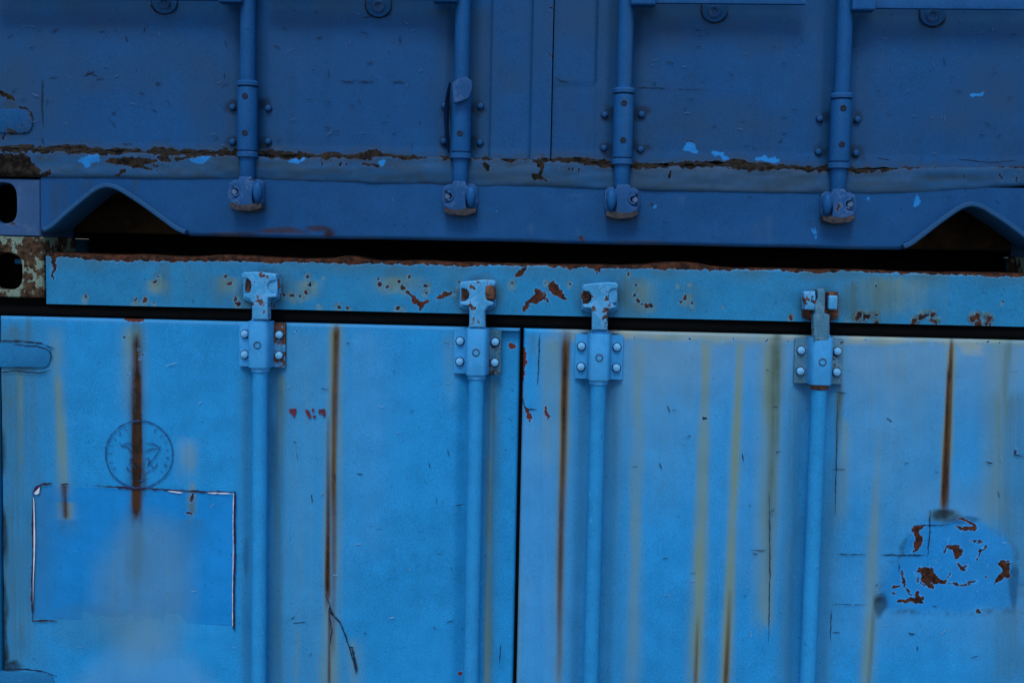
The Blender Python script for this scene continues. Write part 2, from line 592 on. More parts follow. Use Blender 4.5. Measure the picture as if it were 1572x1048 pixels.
# ------------------------------------------------------------------ bodies (corrugated sides, roof)
def corrugated_body(root, z0, z1, mat, name='side_wall'):
    for s in (-1, 1):
        pts, y = [], .16
        while y < LEN - .16:
            for dy, d in ((0, 0), (.07, 0), (.14, .036), (.21, .036)):
                if y + dy < LEN - .16:
                    pts.append((s * (HW - .012 - d), y + dy))
            y += .28
        bm = bmesh.new()
        A = [bm.verts.new((x, yy, z0 + .16)) for x, yy in pts]
        B = [bm.verts.new((x, yy, z1 - .06)) for x, yy in pts]
        for i in range(len(pts) - 1):
            bm.faces.new((A[i], A[i + 1], B[i + 1], B[i]))
        obj('side_wall', bm, mat, root, smooth=False)
        obj('side_rail', box(s * HW - (.06 if s > 0 else 0), s * HW + (.06 if s < 0 else 0), .1535, LEN - .165, z0 - .0004, z0 + .16, .0005), mat, root)
        obj('side_rail', box(s * HW - (.06 if s > 0 else 0), s * HW + (.06 if s < 0 else 0), .1535, LEN - .165, z1 - .072, z1 - .0003, .0005), mat, root)
        obj('corner_post', box(s * HW - (.16 if s > 0 else 0), s * HW + (.16 if s < 0 else 0), LEN - .16, LEN, z0 + .12, z1 - .12, .005), mat, root)
    obj('roof_panel', box(-HW + .062, HW - .062, .08, LEN - .02, z1 - .06, z1 - .05), mat, root)
    obj('end_wall', box(-HW + .162, HW - .162, LEN - .06, LEN - .02, z0 + .05, z1 - .062), mat, root)
    obj('floor_panel', box(-HW + .062, HW - .062, .17, LEN - .07, z0 + .16, z0 + .19), M_wood, root)


corrugated_body(lower, 0, ZTOP, M_low)
corrugated_body(upper, UZ, UTOP, M_up)


# corner castings: hollow blocks with a slotted face
def casting(root, xa, xb, z0, z1, hole, mat, yf, name='corner_casting'):
    hx0, hx1, hz0, hz1 = hole
    N = 48
    cx, cz, hw, hh = (hx0 + hx1) / 2, (hz0 + hz1) / 2, (hx1 - hx0) / 2, (hz1 - hz0) / 2
    t = bmesh.new()
    def rnd(a, w, h, e):
        c, s = math.cos(a), math.sin(a)
        return (w * math.copysign(abs(c) ** e, c), h * math.copysign(abs(s) ** e, s))
    loops = []
    ow, oh = (xb - xa) / 2, (z1 - z0) / 2
    ocx, ocz = (xa + xb) / 2, (z0 + z1) / 2
    angs = [2 * math.pi * i / N + .0001 for i in range(N)]
    def rect(a):
        c, s = math.cos(a), math.sin(a)
        k = 1 / max(abs(c), abs(s))
        return c * k, s * k
    prof = [('o', 1.0, yf + .165), ('o', 1.0, yf + .004), ('o', .955, yf), ('h', 1.06, yf), ('h', 1.0, yf + .005), ('h', 1.0, yf + .05)]
    for kind, k, y in prof:
        ring = []
        for a in angs:
            if kind == 'o':
                x, z = rect(a)
                kx = 1 - (1 - k) * .9 * min(ow, oh) / ow
                kz = 1 - (1 - k) * .9 * min(ow, oh) / oh
                ring.append(t.verts.new((ocx + x * ow * kx, y, ocz + z * oh * kz)))
            else:
                x, z = rnd(a, hw * k, hh * k, .62)
                ring.append(t.verts.new((cx + x, y, cz + z)))
        loops.append(ring)
    for a, b in zip(loops, loops[1:]):
        for i in range(N):
            t.faces.new((a[i], a[(i + 1) % N], b[(i + 1) % N], b[i]))
    t.faces.new(loops[0])
    # inner cavity: wide chamber behind the slot, its shade painted black
    o = obj(name, t, mat, root, ang=30)
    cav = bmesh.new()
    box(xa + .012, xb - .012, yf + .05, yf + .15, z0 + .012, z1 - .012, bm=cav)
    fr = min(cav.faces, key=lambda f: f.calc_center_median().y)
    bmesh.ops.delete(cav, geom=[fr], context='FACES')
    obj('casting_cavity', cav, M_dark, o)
    return o


for s in (-1, 1):
    # upper container's bottom casting, lower container's top casting, and their mates at the far corners
    xi = W(62, 320, -.012)[0]
    z0, z1 = UZ, W(40, 275, -.012)[1]
    hx = (W(-18, 312)[0], W(25, 312, -.012)[0]); hz = (W(10, 343, -.012)[1], W(10, 281, -.012)[1])
    a = (-HW, xi, hx[0], hx[1]) if s < 0 else (-xi, HW, -hx[1], -hx[0])
    casting(upper, a[0], a[1], z0, z1, (a[2], a[3], *hz), M_cast_u, -.012)
    xi = W(66, 410, -.012)[0]
    z0 = W(40, 457, -.012)[1]
    hx = (W(-20, 416)[0], W(33, 416, -.012)[0]); hz = (W(10, 445, -.012)[1], W(10, 388, -.012)[1])
    a = (-HW, xi, hx[0], hx[1]) if s < 0 else (-xi, HW, -hx[1], -hx[0])
    casting(lower, a[0], a[1], z0, ZTOP, (a[2], a[3], *hz), M_cast_l, -.012)
    for root, zz in ((upper, (UTOP - .118, UTOP)), (lower, (0, .118))):
        xa, xb = (-HW, -HW + .162) if s < 0 else (HW - .162, HW)
        cx = (xa + xb) / 2
        casting(root, xa, xb, zz[0], zz[1], (cx - .026, cx + .026, zz[0] + .02, zz[0] + .098), M_cast_u if root is upper else M_cast_l, -.012)
    for root, z0, z1 in ((upper, UZ, UTOP), (lower, 0, ZTOP)):
        for zz in (z0, z1 - .118):
            xa, xb = (-HW, -HW + .162) if s < 0 else (HW - .162, HW)
            obj('corner_casting', box(xa, xb, LEN - .17, LEN + .008, zz, zz + .118, .006), M_cast_u if root is upper else M_cast_l, root)

SEAM = W(797, 700)[0]
h_bot_z = (W(0, 463)[1] + W(1572, 503)[1]) / 2
gz_t = h_bot_z
gz_b = (W(0, 484.5)[1] + W(1572, 521.5)[1]) / 2
DL_E = W(3, 850)[0]                                    # left edge of the doors
DR_E = -DL_E + W(797, 700)[0] * 2                      # right edge, the seam halfway
for s in (-1, 1):
    xe = DL_E - .006 if s < 0 else DR_E + .006
    for root, z0, z1, m in ((lower, .119, gz_b - .001, M_low), (upper, W(40, 273, -.012)[1], UTOP - .119, M_up)):
        x0, x1 = (-HW, xe) if s < 0 else (xe, HW)
        obj('corner_post', box(x0, x1, -.006, .15, z0, z1, .006), m, root)

# ================================================================== LOWER CONTAINER
# --- header rail
HX0, HX1 = W(72, 430)[0], -W(72, 430)[0]
h_top_z = (W(80, 396)[1] + W(1560, 421)[1]) / 2


def header_top(X):
    u, _ = PX(X, 0, X * 0 + h_top_z)
    z = h_top_z + .002 * vnoise(u, u * 0, 60, 60, 11) + .0012 * vnoise(u, u * 0, 14, 14, 12)
    z = z + .007 * np.exp(-((u - 540) / 26) ** 2) + .009 * np.exp(-((u - 1040) / 45) ** 2) + .004 * np.exp(-((u - 390) / 70) ** 2) - .003 * np.exp(-((u - 850) / 60) ** 2)
    return z


def header_z(X):
    t = np.linspace(0, 1, 46)[:, None]
    top = header_top(X)[None]
    body = h_bot_z + (top - h_bot_z) * t
    return np.concatenate([body, np.repeat(top + .002, 5, 0) + np.array([.0015, .003, .004, .0045, .005])[:, None]], 0)


def header_y(X, Z):
    u, v = PX(X, 0, Z)
    y = -.004 + .0012 * vnoise(u, v, 120, 60, 15) + .0007 * vnoise(u, v, 24, 20, 16)
    # the rusty top flange leans back over the roof edge
    for i, d in enumerate((.001, .004, .012, .03, .075)):
        y[46 + i] = -.004 + d
    return y


def header_paint(p):
    p.blob('red', 640, 465, 40, 20, .3, n=0); p.blob('red', 840, 450, 60, 40, .15, n=0)
    for gx, gy, gr in ((401, 440, 36), (735, 452, 36), (921, 456, 36), (1263, 464, 36)):
        p.blob('grime', gx, gy, gr, gr * .8, .42, n=.35, seed=24)
        p.blob('olive', gx, gy + 4, gr * 1.35, gr, .5, n=.4, seed=25)
    top = PX(p.u * 0, 0, p.u * 0)[0]
    # rust along the top flange
    ytop = 390 + (p.u - 80) * .0188
    wv = 2.2 * vnoise(p.u, p.u * 0, 7, 7, 21) + 2.4 * vnoise(p.u, p.u * 0, 60, 60, 22) + 2.5 * np.exp(-((p.u - 200) / 90) ** 2)
    p.f['chip'] = np.maximum(p.f['chip'], np.clip((ytop + 5.5 + wv - p.v) * 1.2, -10, 10))
    p.f['olive'] = np.maximum(p.f['olive'], np.clip((1 - (p.v - ytop - 6) / 26), 0, 1) * (.33 + .35 * vnoise(p.u, p.u * 0, 45, 45, 23)))
    for a in ((252, 398, 254, 466, 7, .6, .35), (242, 415, 240, 440, 6, .5, .4), (300, 400, 300, 465, 22, .25, .15), (150, 396, 148, 420, 16, .5, .2), (335, 420, 335, 468, 14, .4, .3),
              (440, 400, 440, 470, 12, .3, .2), (615, 405, 614, 440, 22, .5, .3), (700, 410, 705, 470, 12, .4, .2), (968, 420, 972, 490, 16, .55, .5),
              (1060, 430, 1062, 480, 20, .3, .2), (1345, 420, 1350, 490, 26, .5, .5), (1310, 430, 1312, 490, 14, .5, .6), (1200, 420, 1200, 480, 30, .18, .1), (880, 415, 885, 440, 30, .3, .1)):
        p.streak('olive', *a, soft=1.0, seed=int(a[0]))
    for a in ((1370, 425, 1372, 480, 30, .45, .2), (985, 430, 985, 475, 12, .5, .3), (240, 430, 240, 450, 8, .7, .5), (470, 430, 470, 455, 9, .5, .4), (615, 425, 612, 450, 20, .45, .3), (350, 425, 352, 450, 9, .5, .4)):
        p.streak('tan', *a, soft=1.0, seed=int(a[0]))
    S = p.chip
    S([(84, 392), (83, 410), (81, 428)], [4, 3, 1.5])
    for x, y, r in ((131, 457, 2.6), (207, 462, 3), (222, 461, 3), (236, 464, 1.6), (238, 433, 3), (245, 425, 2), (353, 434, 3), (345, 424, 2), (362, 457, 3), (365, 466, 2.5),
                    (472, 424, 2.5), (477, 436, 3), (470, 448, 3.2), (461, 455, 3), (448, 454, 3.4), (434, 452, 2), (496, 424, 1.3), (520, 470, 3), (535, 473, 2), (490, 470, 2),
                    (583, 437, 3.2), (597, 440, 3), (580, 428, 1.8), (619, 441, 3.6), (612, 433, 2.4), (628, 424, 2), (610, 474, 2.4), (618, 475, 2), (655, 438, 3), (652, 448, 2.4),
                    (786, 435, 3), (835, 452, 2.2), (838, 433, 2), (875, 434, 2), (978, 438, 2.6), (975, 452, 2.6), (980, 463, 3.4), (986, 466, 3), (993, 468, 3.6), (999, 470, 3),
                    (1053, 457, 3.6), (1045, 463, 1.8), (1062, 466, 1.8), (1040, 437, 1.5), (1059, 436, 1.6), (1214, 487, 3), (1110, 470, 1.2), (1538, 464, 1.4), (1345, 438, 2), (965, 420, 2.2),
                    (420, 470, 2), (705, 432, 1.5), (702, 441, 1.5), (697, 449, 1.8), (1520, 497, 2), (1300, 492, 2)):
        S([(x, y)], r)
        p.blob('tan', x, y + 3, r * 2.4, r * 3.2, .5)
        p.blob('olive', x + 1, y - 1, r * 2.2, r * 2.2, .45, seed=5)
    S([(626, 446), (634, 460), (645, 468), (657, 462)], [1.2, 3.4, 4.4, 2.4])
    S([(643, 468), (645, 478)], [3, 2])
    S([(672, 459), (684, 452), (692, 448)], [2, 4, 2])
    S([(792, 424), (801, 417), (806, 412)], [2, 4, 2])
    S([(822, 446), (828, 455), (820, 461), (808, 466), (806, 478)], [3, 6, 5, 3, 2])
    S([(848, 440), (858, 450), (866, 459)], [6, 8, 3])
    S([(851, 434), (856, 444)], [3, 5])
    S([(838, 455), (840, 462)], [2.6, 2])
    S([(874, 412), (886, 409)], [3, 3])
    S([(915, 410), (919, 416)], [3.5, 3])
    S([(722, 407), (730, 406)], [2.5, 2])
    for x0 in (1312, 1402, 1485):
        for k in range(11):
            random.seed(x0 + k)
            x = x0 + random.uniform(0, 38); y = 478 + (x0 - 1312) * .03 + random.uniform(0, 14) + (4 if abs(x - x0 - 19) > 14 else 0)
            p.blob('olive', x, y, 7, 6, .85)
            p.blob('tan', x, y - 3, 6, 4, .6)
            S([(x, y + 2)], random.uniform(2.2, 4.4))
            p.blob('grime', x, y + 2, 6, 5, .5)
    p.blob('olive', 1320, 486, 22, 10, .9)


header = panel('header_rail', M_head, lower, span(HX0, HX1, XL, XR), header_z, header_y, header_paint, back=.05)

# --- black rubber gasket above the doors and down the seam
bm = bmesh.new()
n = 120
prof = [(.02, gz_t + .012), (.0155, gz_t - .001), (.006, gz_t - .006), (.004, (gz_t + gz_b) / 2), (.006, gz_b + .006), (.016, gz_b), (.02, gz_b - .01)]
rows = []
for i in range(n + 1):
    x = -HW + 2 * HW * i / n
    rows.append([bm.verts.new((x, y + .0012 * float(vnoise(x * 1000, 0, 90, 90, 31)), z + .0012 * float(vnoise(x * 1000, 5, 140, 90, 33)))) for y, z in prof])
for a, b in zip(rows, rows[1:]):
    for k in range(len(prof) - 1):
        bm.faces.new((a[k], a[k + 1], b[k + 1], b[k]))
obj('door_gasket', bm, M_rub, lower)
obj('door_gasket', box(SEAM - .03, SEAM + .03, .030, .045, .15, gz_b - .012, .003), M_rub, lower)
obj('door_gasket', box(DL_E - .02, DL_E + .02, .016, .03, .15, gz_b - .012, .003), M_rub, lower)
obj('door_gasket', box(DR_E - .02, DR_E + .02, .016, .03, .15, gz_b - .012, .003), M_rub, lower)
obj('bottom_sill', box(-HW + .163, HW - .163, -.006, .1, .01, .145, .006), M_low, lower)

# --- doors
dz_t = gz_b - .001
dz_b = .16


def rows_z(z0, z1):
    zz = span(z0, z1, ZB, ZT)
    return lambda X: np.repeat(zz[:, None], len(X), 1)


def round_edge(X, Z, x0, x1, z0, z1, r=.006):
    d = np.minimum(np.minimum(X - x0, x1 - X), np.minimum(Z - z0, z1 - Z))
    t = np.clip(1 - d / r, 0, 1)
    return r * (1 - np.sqrt(np.clip(1 - t * t, 0, 1)))


def door_y(x0, x1, z0, z1, seed):
    def f(X, Z):
        y = sum(shade_channel(X, c, .013) for c in LRODX)
        if x1 < SEAM + .02:
            y = np.maximum(y, .016 * sstep(LRODX[1] + .004, LRODX[1] + .05, X))  # stile set back, shaped to deepen the shade beside the seam
        y = y * (1 - sstep(z1 - .012, z1 - .004, Z)) + .0012 * vnoise(X, Z, .05, .05, seed + 2)
        return y + round_edge(X, Z, x0, x1, z0, z1) + .0016 * vnoise(X, Z, .22, .30, seed) + .0008 * vnoise(X, Z, .06, .11, seed + 1)
    return f


def shade_channel(X, x0, depth, hw=.050, wall=.034):  # recess added behind each rod so the door darkens beside it
    return depth * (1 - sstep(hw - wall, hw, np.abs(X - x0)))


LRODX = [W(cx, cy, -.02)[0] for cx, cy in ((400.5, 530), (733, 540), (920.5, 548), (1260, 555))]
URODX = [(W(a, 30, -.0245)[0] + W(b, 270, -.0245)[0]) / 2 for a, b in ((382.5, 378), (711, 706), (960, 955.5), (1297, 1287))]


def left_door_paint(p):
    T = p.streak
    T('olive', 210, 490, 210, 545, 11, .75, .6, seed=5)
    T('tan', 203, 500, 204, 640, 10, .55, .2, soft=1.1, seed=7)
    T('rust', 211, 515, 210, 790, (8.5, 10.5), .7, 1.6, seed=6, wob=1.6, soft=1.7, fade=30)
    T('rust', 211, 560, 210, 762, 9.5, 1.4, 1.6, seed=16, wob=1.6, soft=1.7, fade=50)
    T('rust', 211, 600, 210, 740, 8, .6, 1.0, seed=9, wob=1, soft=2.5)
    T('olive', 211, 755, 210, 796, 5, .9, .75, seed=8, fade=6)
    p.blob('tan', 216, 900, 80, 110, .34, n=.25, seed=44); p.blob('olive', 211, 850, 17, 80, .42, n=.3, seed=45)
    T('rust', 208, 630, 211, 752, (9, 14), .7, 1.3, seed=46, wob=1.5, soft=1.5, fade=50)
    T('rust', 205, 655, 206, 735, 5, .5, .6, seed=47, wob=2, soft=1.5, fade=30)
    T('tan', 88, 570, 98, 760, (7, 8), .50, .45, soft=1.4, seed=12)
    T('tan', 84, 500, 87, 570, 7, .22, .35, soft=1.0, seed=12)
    T('rust', 98, 744, 100, 795, 5, .75, .95, seed=13, fade=5)
    T('tan', 100, 770, 101, 797, 8, .6, .6, soft=1.1, seed=13, fade=4)
    T('olive', 45, 484, 44, 568, 5, .8, .85, seed=14)
    T('tan', 36, 525, 34, 566, 14, .3, .25, soft=1, seed=15)
    T('tan', 30, 570, 33, 720, 5, .45, .2, seed=16)
    T('olive', 27, 565, 28, 690, 3, .5, .2, seed=17)
    T('tan', 515, 497, 507, 1060, (8, 14), .62, .42, soft=1.2, seed=18, wob=1.5)
    T('rust', 515.5, 500, 510, 1000, (5, 4), .75, .3, seed=19, wob=2, soft=1.5)
    T('rust', 504, 640, 503, 918, (3, 4.2), .4, .95, seed=20, wob=1.6, soft=1.6, fade=30)
    T('tan', 502, 560, 503, 916, 6, .15, .5, seed=20, wob=1)
    T('rust', 506, 930, 505, 1060, 2.2, .75, .5, seed=20, wob=2)
    T('tan', 540, 980, 548, 1060, 8, .35, .25, soft=1, seed=22)
    T('tan', 456, 955, 455, 1060, 5, .3, .3, seed=23)
    T('pale', 560, 505, 567, 850, 22, .28, .1, soft=.8, seed=24)
    T('tan', 462, 505, 466, 1060, 26, .13, .12, soft=.8, seed=25)
    T('tan', 478, 500, 488, 660, 24, .1, .07, soft=.8, seed=26)
    T('olive', 428, 570, 426, 1060, 10, .45, .35, soft=1.2, seed=27)
    T('tan', 433, 572, 431, 720, 5, .5, .15, seed=28)
    T('olive', 378, 570, 378, 1060, 8, .22, .22, soft=1, seed=29)
    T('olive', 757, 578, 751, 1060, (9, 7), .75, .4, soft=1.2, seed=30)
    T('tan', 752, 700, 748, 1060, 4, .25, .6, seed=31)
    T('tan', 690, 512, 690, 620, 6, .2, .1, soft=.9, seed=33)
    T('olive', 12, 495, 16, 1030, 34, .55, .55, soft=.9, seed=34)
    T('pale', 287, 672, 287, 735, 12, .75, .5, soft=1.0, seed=35, fade=18)
    p.blob('tan', 290, 700, 11, 26, .35)
    T('tan', 294, 740, 294, 790, 5, .5, .3, seed=36)
    T('olive', 294, 760, 294, 792, 4.5, .8, .7, seed=36, fade=5)
    T('olive', 293, 796, 292, 880, 10, .28, .02, soft=.8, seed=4, fade=6)
    T('olive', 101, 797, 102, 830, 10, .35, .03, soft=.8, seed=4, fade=6)
    # faded patch under the old sticker
    d = (p.v - 925) * .95 - np.abs(p.u - 222 - (p.v - 930) * .0)
    p.f['pale'] = np.maximum(p.f['pale'], .42 * sstep(-18, 40, d) * (1 - sstep(330, 400, p.u) * .4))
    p.blob('olive', 140, 960, 90, 40, .22, n=.2)
    p.f['pale'] = np.maximum(p.f['pale'], .25 * (1 - sstep(0, 9, p.v - (486 + p.u * .0235))))
    S = p.chip
    S([(192, 489), (218, 490)], [2, 3])
    S([(205, 490), (212, 492)], [3.5, 3])
    S([(786, 531)], 5.5)
    S([(706, 1033)], 4)
    S([(740, 892)], 1)
    for x, y in ((190, 520), (195, 545), (222, 528), (219, 543), (213, 535), (199, 512), (193, 560), (216, 550), (198, 575), (452, 512), (456, 508)):
        S([(x, y)], 1.2)
    S([(295, 760), (293, 770)], [2.4, 1.4]); S([(290, 785), (298, 789)], [2, 1.6])
    for a in ((1, 700, 4), (2, 830, 5), (4, 930, 4), (6, 1000, 6)):
        p.blob('grime', a[0], a[1], 9, 50, .8)
    p.blob('grime', 12, 1022, 18, 10, .9)
    p.blob('red', 786, 530, 14, 14, 1, n=0); p.blob('red', 706, 1033, 12, 12, 1, n=0); p.blob('red', 205, 490, 30, 10, .8, n=0)
    T('grime', 420, 640, 418, 760, 6, .35, .25, soft=1, seed=38)
    p.blob('grime', 378, 850, 5, 30, .3)


def right_door_paint(p):
    T = p.streak
    T('tan', 868, 512, 856, 1060, (7, 7), .65, .35, soft=1.3, seed=41, wob=1)
    T('rust', 869, 505, 857, 1060, (6.5, 4.5), .95, .25, seed=42, wob=1.6, soft=1.6, fade=60)
    T('tan', 850, 515, 846, 720, 12, .4, .15, soft=1, seed=43)
    T('tan', 1085, 515, 1068, 1060, (7, 8), .50, .62, soft=1.2, seed=44)
    T('tan', 1137, 515, 1114, 1060, (6, 7), .52, .72, soft=1.3, seed=45)
    T('rust', 1121, 900, 1114, 1060, 4, .1, .7, seed=46)
    T('rust', 1072, 940, 1067, 1060, 3.5, .1, .55, seed=47)
    T('olive', 1192, 508, 1179, 900, (10, 8), .85, .3, soft=1.3, seed=48)
    T('tan', 1188, 510, 1172, 960, (12, 9), .6, .42, soft=1.1, seed=49)
    T('olive', 1190, 520, 1186, 720, 6, .7, .3, seed=50)
    T('tan', 1462, 520, 1449, 780, (7, 6), .65, .65, soft=1.3, seed=51, wob=.8)
    T('rust', 1462, 515, 1449, 785, (3.0, 6), .6, 1.15, seed=52, wob=1.4, soft=1.6, fade=20)
    T('rust', 1457, 560, 1449, 782, (3.2, 5.6), 1.0, 1.5, seed=53, wob=1.2, soft=1.7, fade=30)
    T('olive', 1550, 520, 1540, 640, 6, .6, .2, seed=54)
    T('tan', 1540, 520, 1524, 800, 13, .4, .3, soft=1, seed=55)
    T('tan', 1352, 640, 1330, 1060, (6, 8), .15, .55, soft=1.2, seed=56)
    T('olive', 1344, 905, 1332, 1060, 4, .5, .5, seed=57)
    T('tan', 982, 520, 970, 1060, (10, 6), .32, .3, soft=1, seed=58)
    T('olive', 1290, 590, 1284, 720, 6, .85, .4, seed=59)
    T('olive', 1283, 700, 1262, 1060, 12, .35, .32, soft=1, seed=60)
    T('tan', 1300, 640, 1292, 800, 7, .35, .25, soft=1.1, seed=61)
    T('olive', 1222, 590, 1205, 1060, 10, .4, .3, soft=1, seed=62)
    T('olive', 945, 585, 930, 1060, 14, .35, .22, soft=1, seed=63)
    T('olive', 893, 585, 880, 1060, 9, .32, .2, soft=1, seed=64)
    T('tan', 795, 590, 792, 1060, 5, .5, .3, soft=1.2, seed=65)
    T('olive', 815, 512, 817, 545, 8, .5, .2, seed=66)
    # chalky fade under the top edge
    yt = 500 + p.u * .0135
    k = 1 - sstep(4, 20 + 10 * vnoise(p.u, p.u * 0, 40, 40, 68), p.v - yt)
    p.f['tan'] = np.maximum(p.f['tan'], np.clip(k * (.62 + .35 * vnoise(p.u, p.v, 20, 12, 69)), 0, 1) * sstep(830, 900, p.u))
    kc = 1 - sstep(3, 16 + 9 * vnoise(p.u, p.u * 0, 30, 30, 67), p.v - yt)
    p.f['cream'] = np.maximum(p.f['cream'], np.clip(kc * (.62 + .4 * vnoise(p.u, p.v, 26, 9, 71)), 0, 1) * sstep(815, 900, p.u))
    p.f['cream'] = np.maximum(p.f['cream'], .16 * (1 - sstep(10, 130, p.v - yt)) * sstep(930, 1010, p.u))
    p.blob('cream', 1490, 532, 30, 14, .7)
    k2 = 1 - sstep(0, 260, p.v - yt)
    p.f['pale'] = np.maximum(p.f['pale'], .55 * k2 * (.55 + .45 * vnoise(p.u, p.v * .05, 60, 60, 70)) * sstep(880, 960, p.u))
    T('pale', 1000, 520, 990, 700, 40, .45, .1, soft=.7, seed=72, fade=60)
    T('pale', 1170, 540, 1160, 900, 26, .3, .2, soft=.8, seed=73)
    T('pale', 1340, 530, 1335, 760, 34, .5, .2, soft=.8, seed=74, fade=50)
    T('tan', 1390, 515, 1380, 800, 40, .2, .08, soft=.7, seed=77, fade=60)
    T('tan', 1020, 515, 1005, 800, 34, .18, .06, soft=.7, seed=78, fade=60)
    T('olive', 1560, 600, 1556, 1060, 26, .35, .4, soft=.8, seed=79)
    T('pale', 1440, 540, 1420, 700, 30, .4, .1, soft=.8, seed=75)
    T('pale', 830, 640, 826, 1060, 26, .38, .3, soft=.8, seed=76)
    p.blob('tan', 1490, 530, 24, 10, .6)
    S = p.chip
    for x in range(905, 1572, 17):
        random.seed(x)
        if random.random() < .55:
            S([(x, 505 + x * .0135 + random.uniform(0, 3))], random.uniform(.8, 2.0))
    p.blob('red', 802, 560, 14, 60, 1, n=0); p.blob('red', 812, 637, 14, 20, .8, n=0); p.blob('red', 839, 635, 12, 20, .7, n=0); p.blob('red', 1408, 826, 30, 26, .2, n=0); p.blob('red', 1490, 805, 24, 14, .25, n=0)
    S([(801, 536), (802, 560), (801, 582)], [4.5, 5.4, 3])
    S([(799, 590), (800, 600)], [1.8, 1])
    S([(809, 629), (813, 640), (815, 646)], [2.6, 3, 1])
    S([(837, 624), (839, 634), (841, 645)], [2, 2.6, 1])
    S([(1079, 642), (1087, 641)], [1.4, 1])
    S([(1559, 690), (1564, 698)], .7)
    # the old repaint patch with its peeled paint
    du, dv = np.abs(p.u - 1457 - .10 * (p.v - 862) * np.sign(p.u - 1457)) / 107, np.abs(p.v - 864) / 78
    inside = (du ** 7 + dv ** 7) ** (1 / 7) + .035 * vnoise(p.u, p.v, 40, 40, 86) + .02 * vnoise(p.u, p.v, 9, 9, 87)
    fa = (1430 - p.u) / 80 + (790 - p.v) / 90
    fb = (p.u - 1500) / 60 + (790 - p.v) / 50
    inside = np.maximum(inside, np.maximum(.97 + fa * .55, .97 + fb * .5) + .06 * vnoise(p.u, p.v, 18, 18, 88))
    m = 1 - sstep(.84, 1.03, inside + .05 * vnoise(p.u, p.v, 25, 25, 80))
    p.f['deep'] = np.maximum(p.f['deep'], m * (.75 + .2 * vnoise(p.u, p.v, 14, 14, 89)))
    halo = 1 - sstep(.8, 2.2, inside)
    p.f['pale'] = np.maximum(p.f['pale'], .45 * halo * (.6 + .4 * vnoise(p.u, p.v, 60, 90, 84)))
    p.f['pale'] *= (1 - .9 * m); p.f['tan'] *= (1 - .85 * m); p.f['olive'] *= (1 - .8 * m)
    ringm = np.exp(-((inside - .97) / .05) ** 2) * (.25 + .4 * vnoise(p.u, p.v, 16, 16, 81) + .3 * vnoise(p.u, p.v, 4, 4, 83))
    p.f['grime'] = np.maximum(p.f['grime'], np.clip(ringm * sstep(800, 850, p.v) * sstep(1330, 1370, p.u), 0, 1) * 1.0)
    p.blob('grime', 1350, 925, 12, 22, .8); p.blob('grime', 1556, 900, 8, 40, .55); p.blob('grime', 1449, 790, 16, 10, .75)
    p.blob('grime', 1480, 798, 30, 7, .5); p.blob('olive', 1446, 792, 26, 12, .7)
    S([(1404, 812), (1412, 825), (1407, 838), (1402, 848)], [4.5, 5.5, 3.5, 1.5])
    S([(1404, 812), (1422, 806)], [4, 1.5])
    S([(1472, 794), (1484, 798), (1493, 804), (1496, 812)], [2.5, 2.2, 2.5, 4.5])
    S([(1468, 808), (1482, 810), (1496, 812)], [1.5, 3, 4])
    S([(1456, 838), (1468, 840)], [3.5, 4.5]); S([(1464, 838), (1473, 848), (1464, 858)], [4.5, 5.5, 1])
    S([(1453, 843), (1449, 847)], [1.2, 1])
    S([(1471, 863), (1476, 873), (1483, 867)], [1.5, 3.2, 2])
    S([(1413, 872), (1425, 880), (1436, 892)], [4, 8.5, 5])
    S([(1424, 872), (1420, 890), (1430, 902)], [4, 7, 2.5]); S([(1436, 890), (1452, 893)], [5, 2])
    S([(1452, 893), (1460, 881)], [1.6, 1.2]); S([(1460, 896), (1480, 899), (1499, 891)], [1.2, 1.6, 1.4])
    S([(1384, 875), (1388, 895), (1397, 912)], [.9, 1.8, 1.4]); S([(1405, 878), (1410, 894), (1418, 900)], [.9, 1.2, 1])
    S([(1379, 922), (1396, 920), (1413, 919)], [2.6, 3, 4.5]); S([(1408, 911), (1414, 922)], [4, 3])
    S([(1371, 900), (1378, 898)], [3.5, 2]); S([(1372, 910)], 2)
    S([(1540, 866), (1545, 876), (1536, 886), (1529, 896)], [6, 6, 5, 1.5]); S([(1546, 862), (1548, 884)], [3, 3])
    S([(1488, 828), (1504, 831), (1513, 834)], [.9, 1.2, .8]); S([(1513, 838), (1504, 844), (1499, 858)], [1.2, 2, .8])
    S([(1498, 938), (1506, 938)], [2, 1.4])
    S([(1456, 828)], 1); S([(1515, 868)], 1.2); S([(1514, 885)], 1.2); S([(1437, 862)], 1.2)


gapw = .0042
ld = panel('door', M_low, lower, span(DL_E, SEAM - gapw, XL, XR), rows_z(dz_b, dz_t), door_y(DL_E, SEAM - gapw, dz_b, dz_t, 101), left_door_paint)
rd = panel('door', M_low2, lower, span(SEAM + gapw, DR_E, XL, XR), rows_z(dz_b, dz_t), door_y(SEAM + gapw, DR_E, dz_b, dz_t, 105), right_door_paint)
YC = -.0026                                             # thin marks lie just proud of the door skin

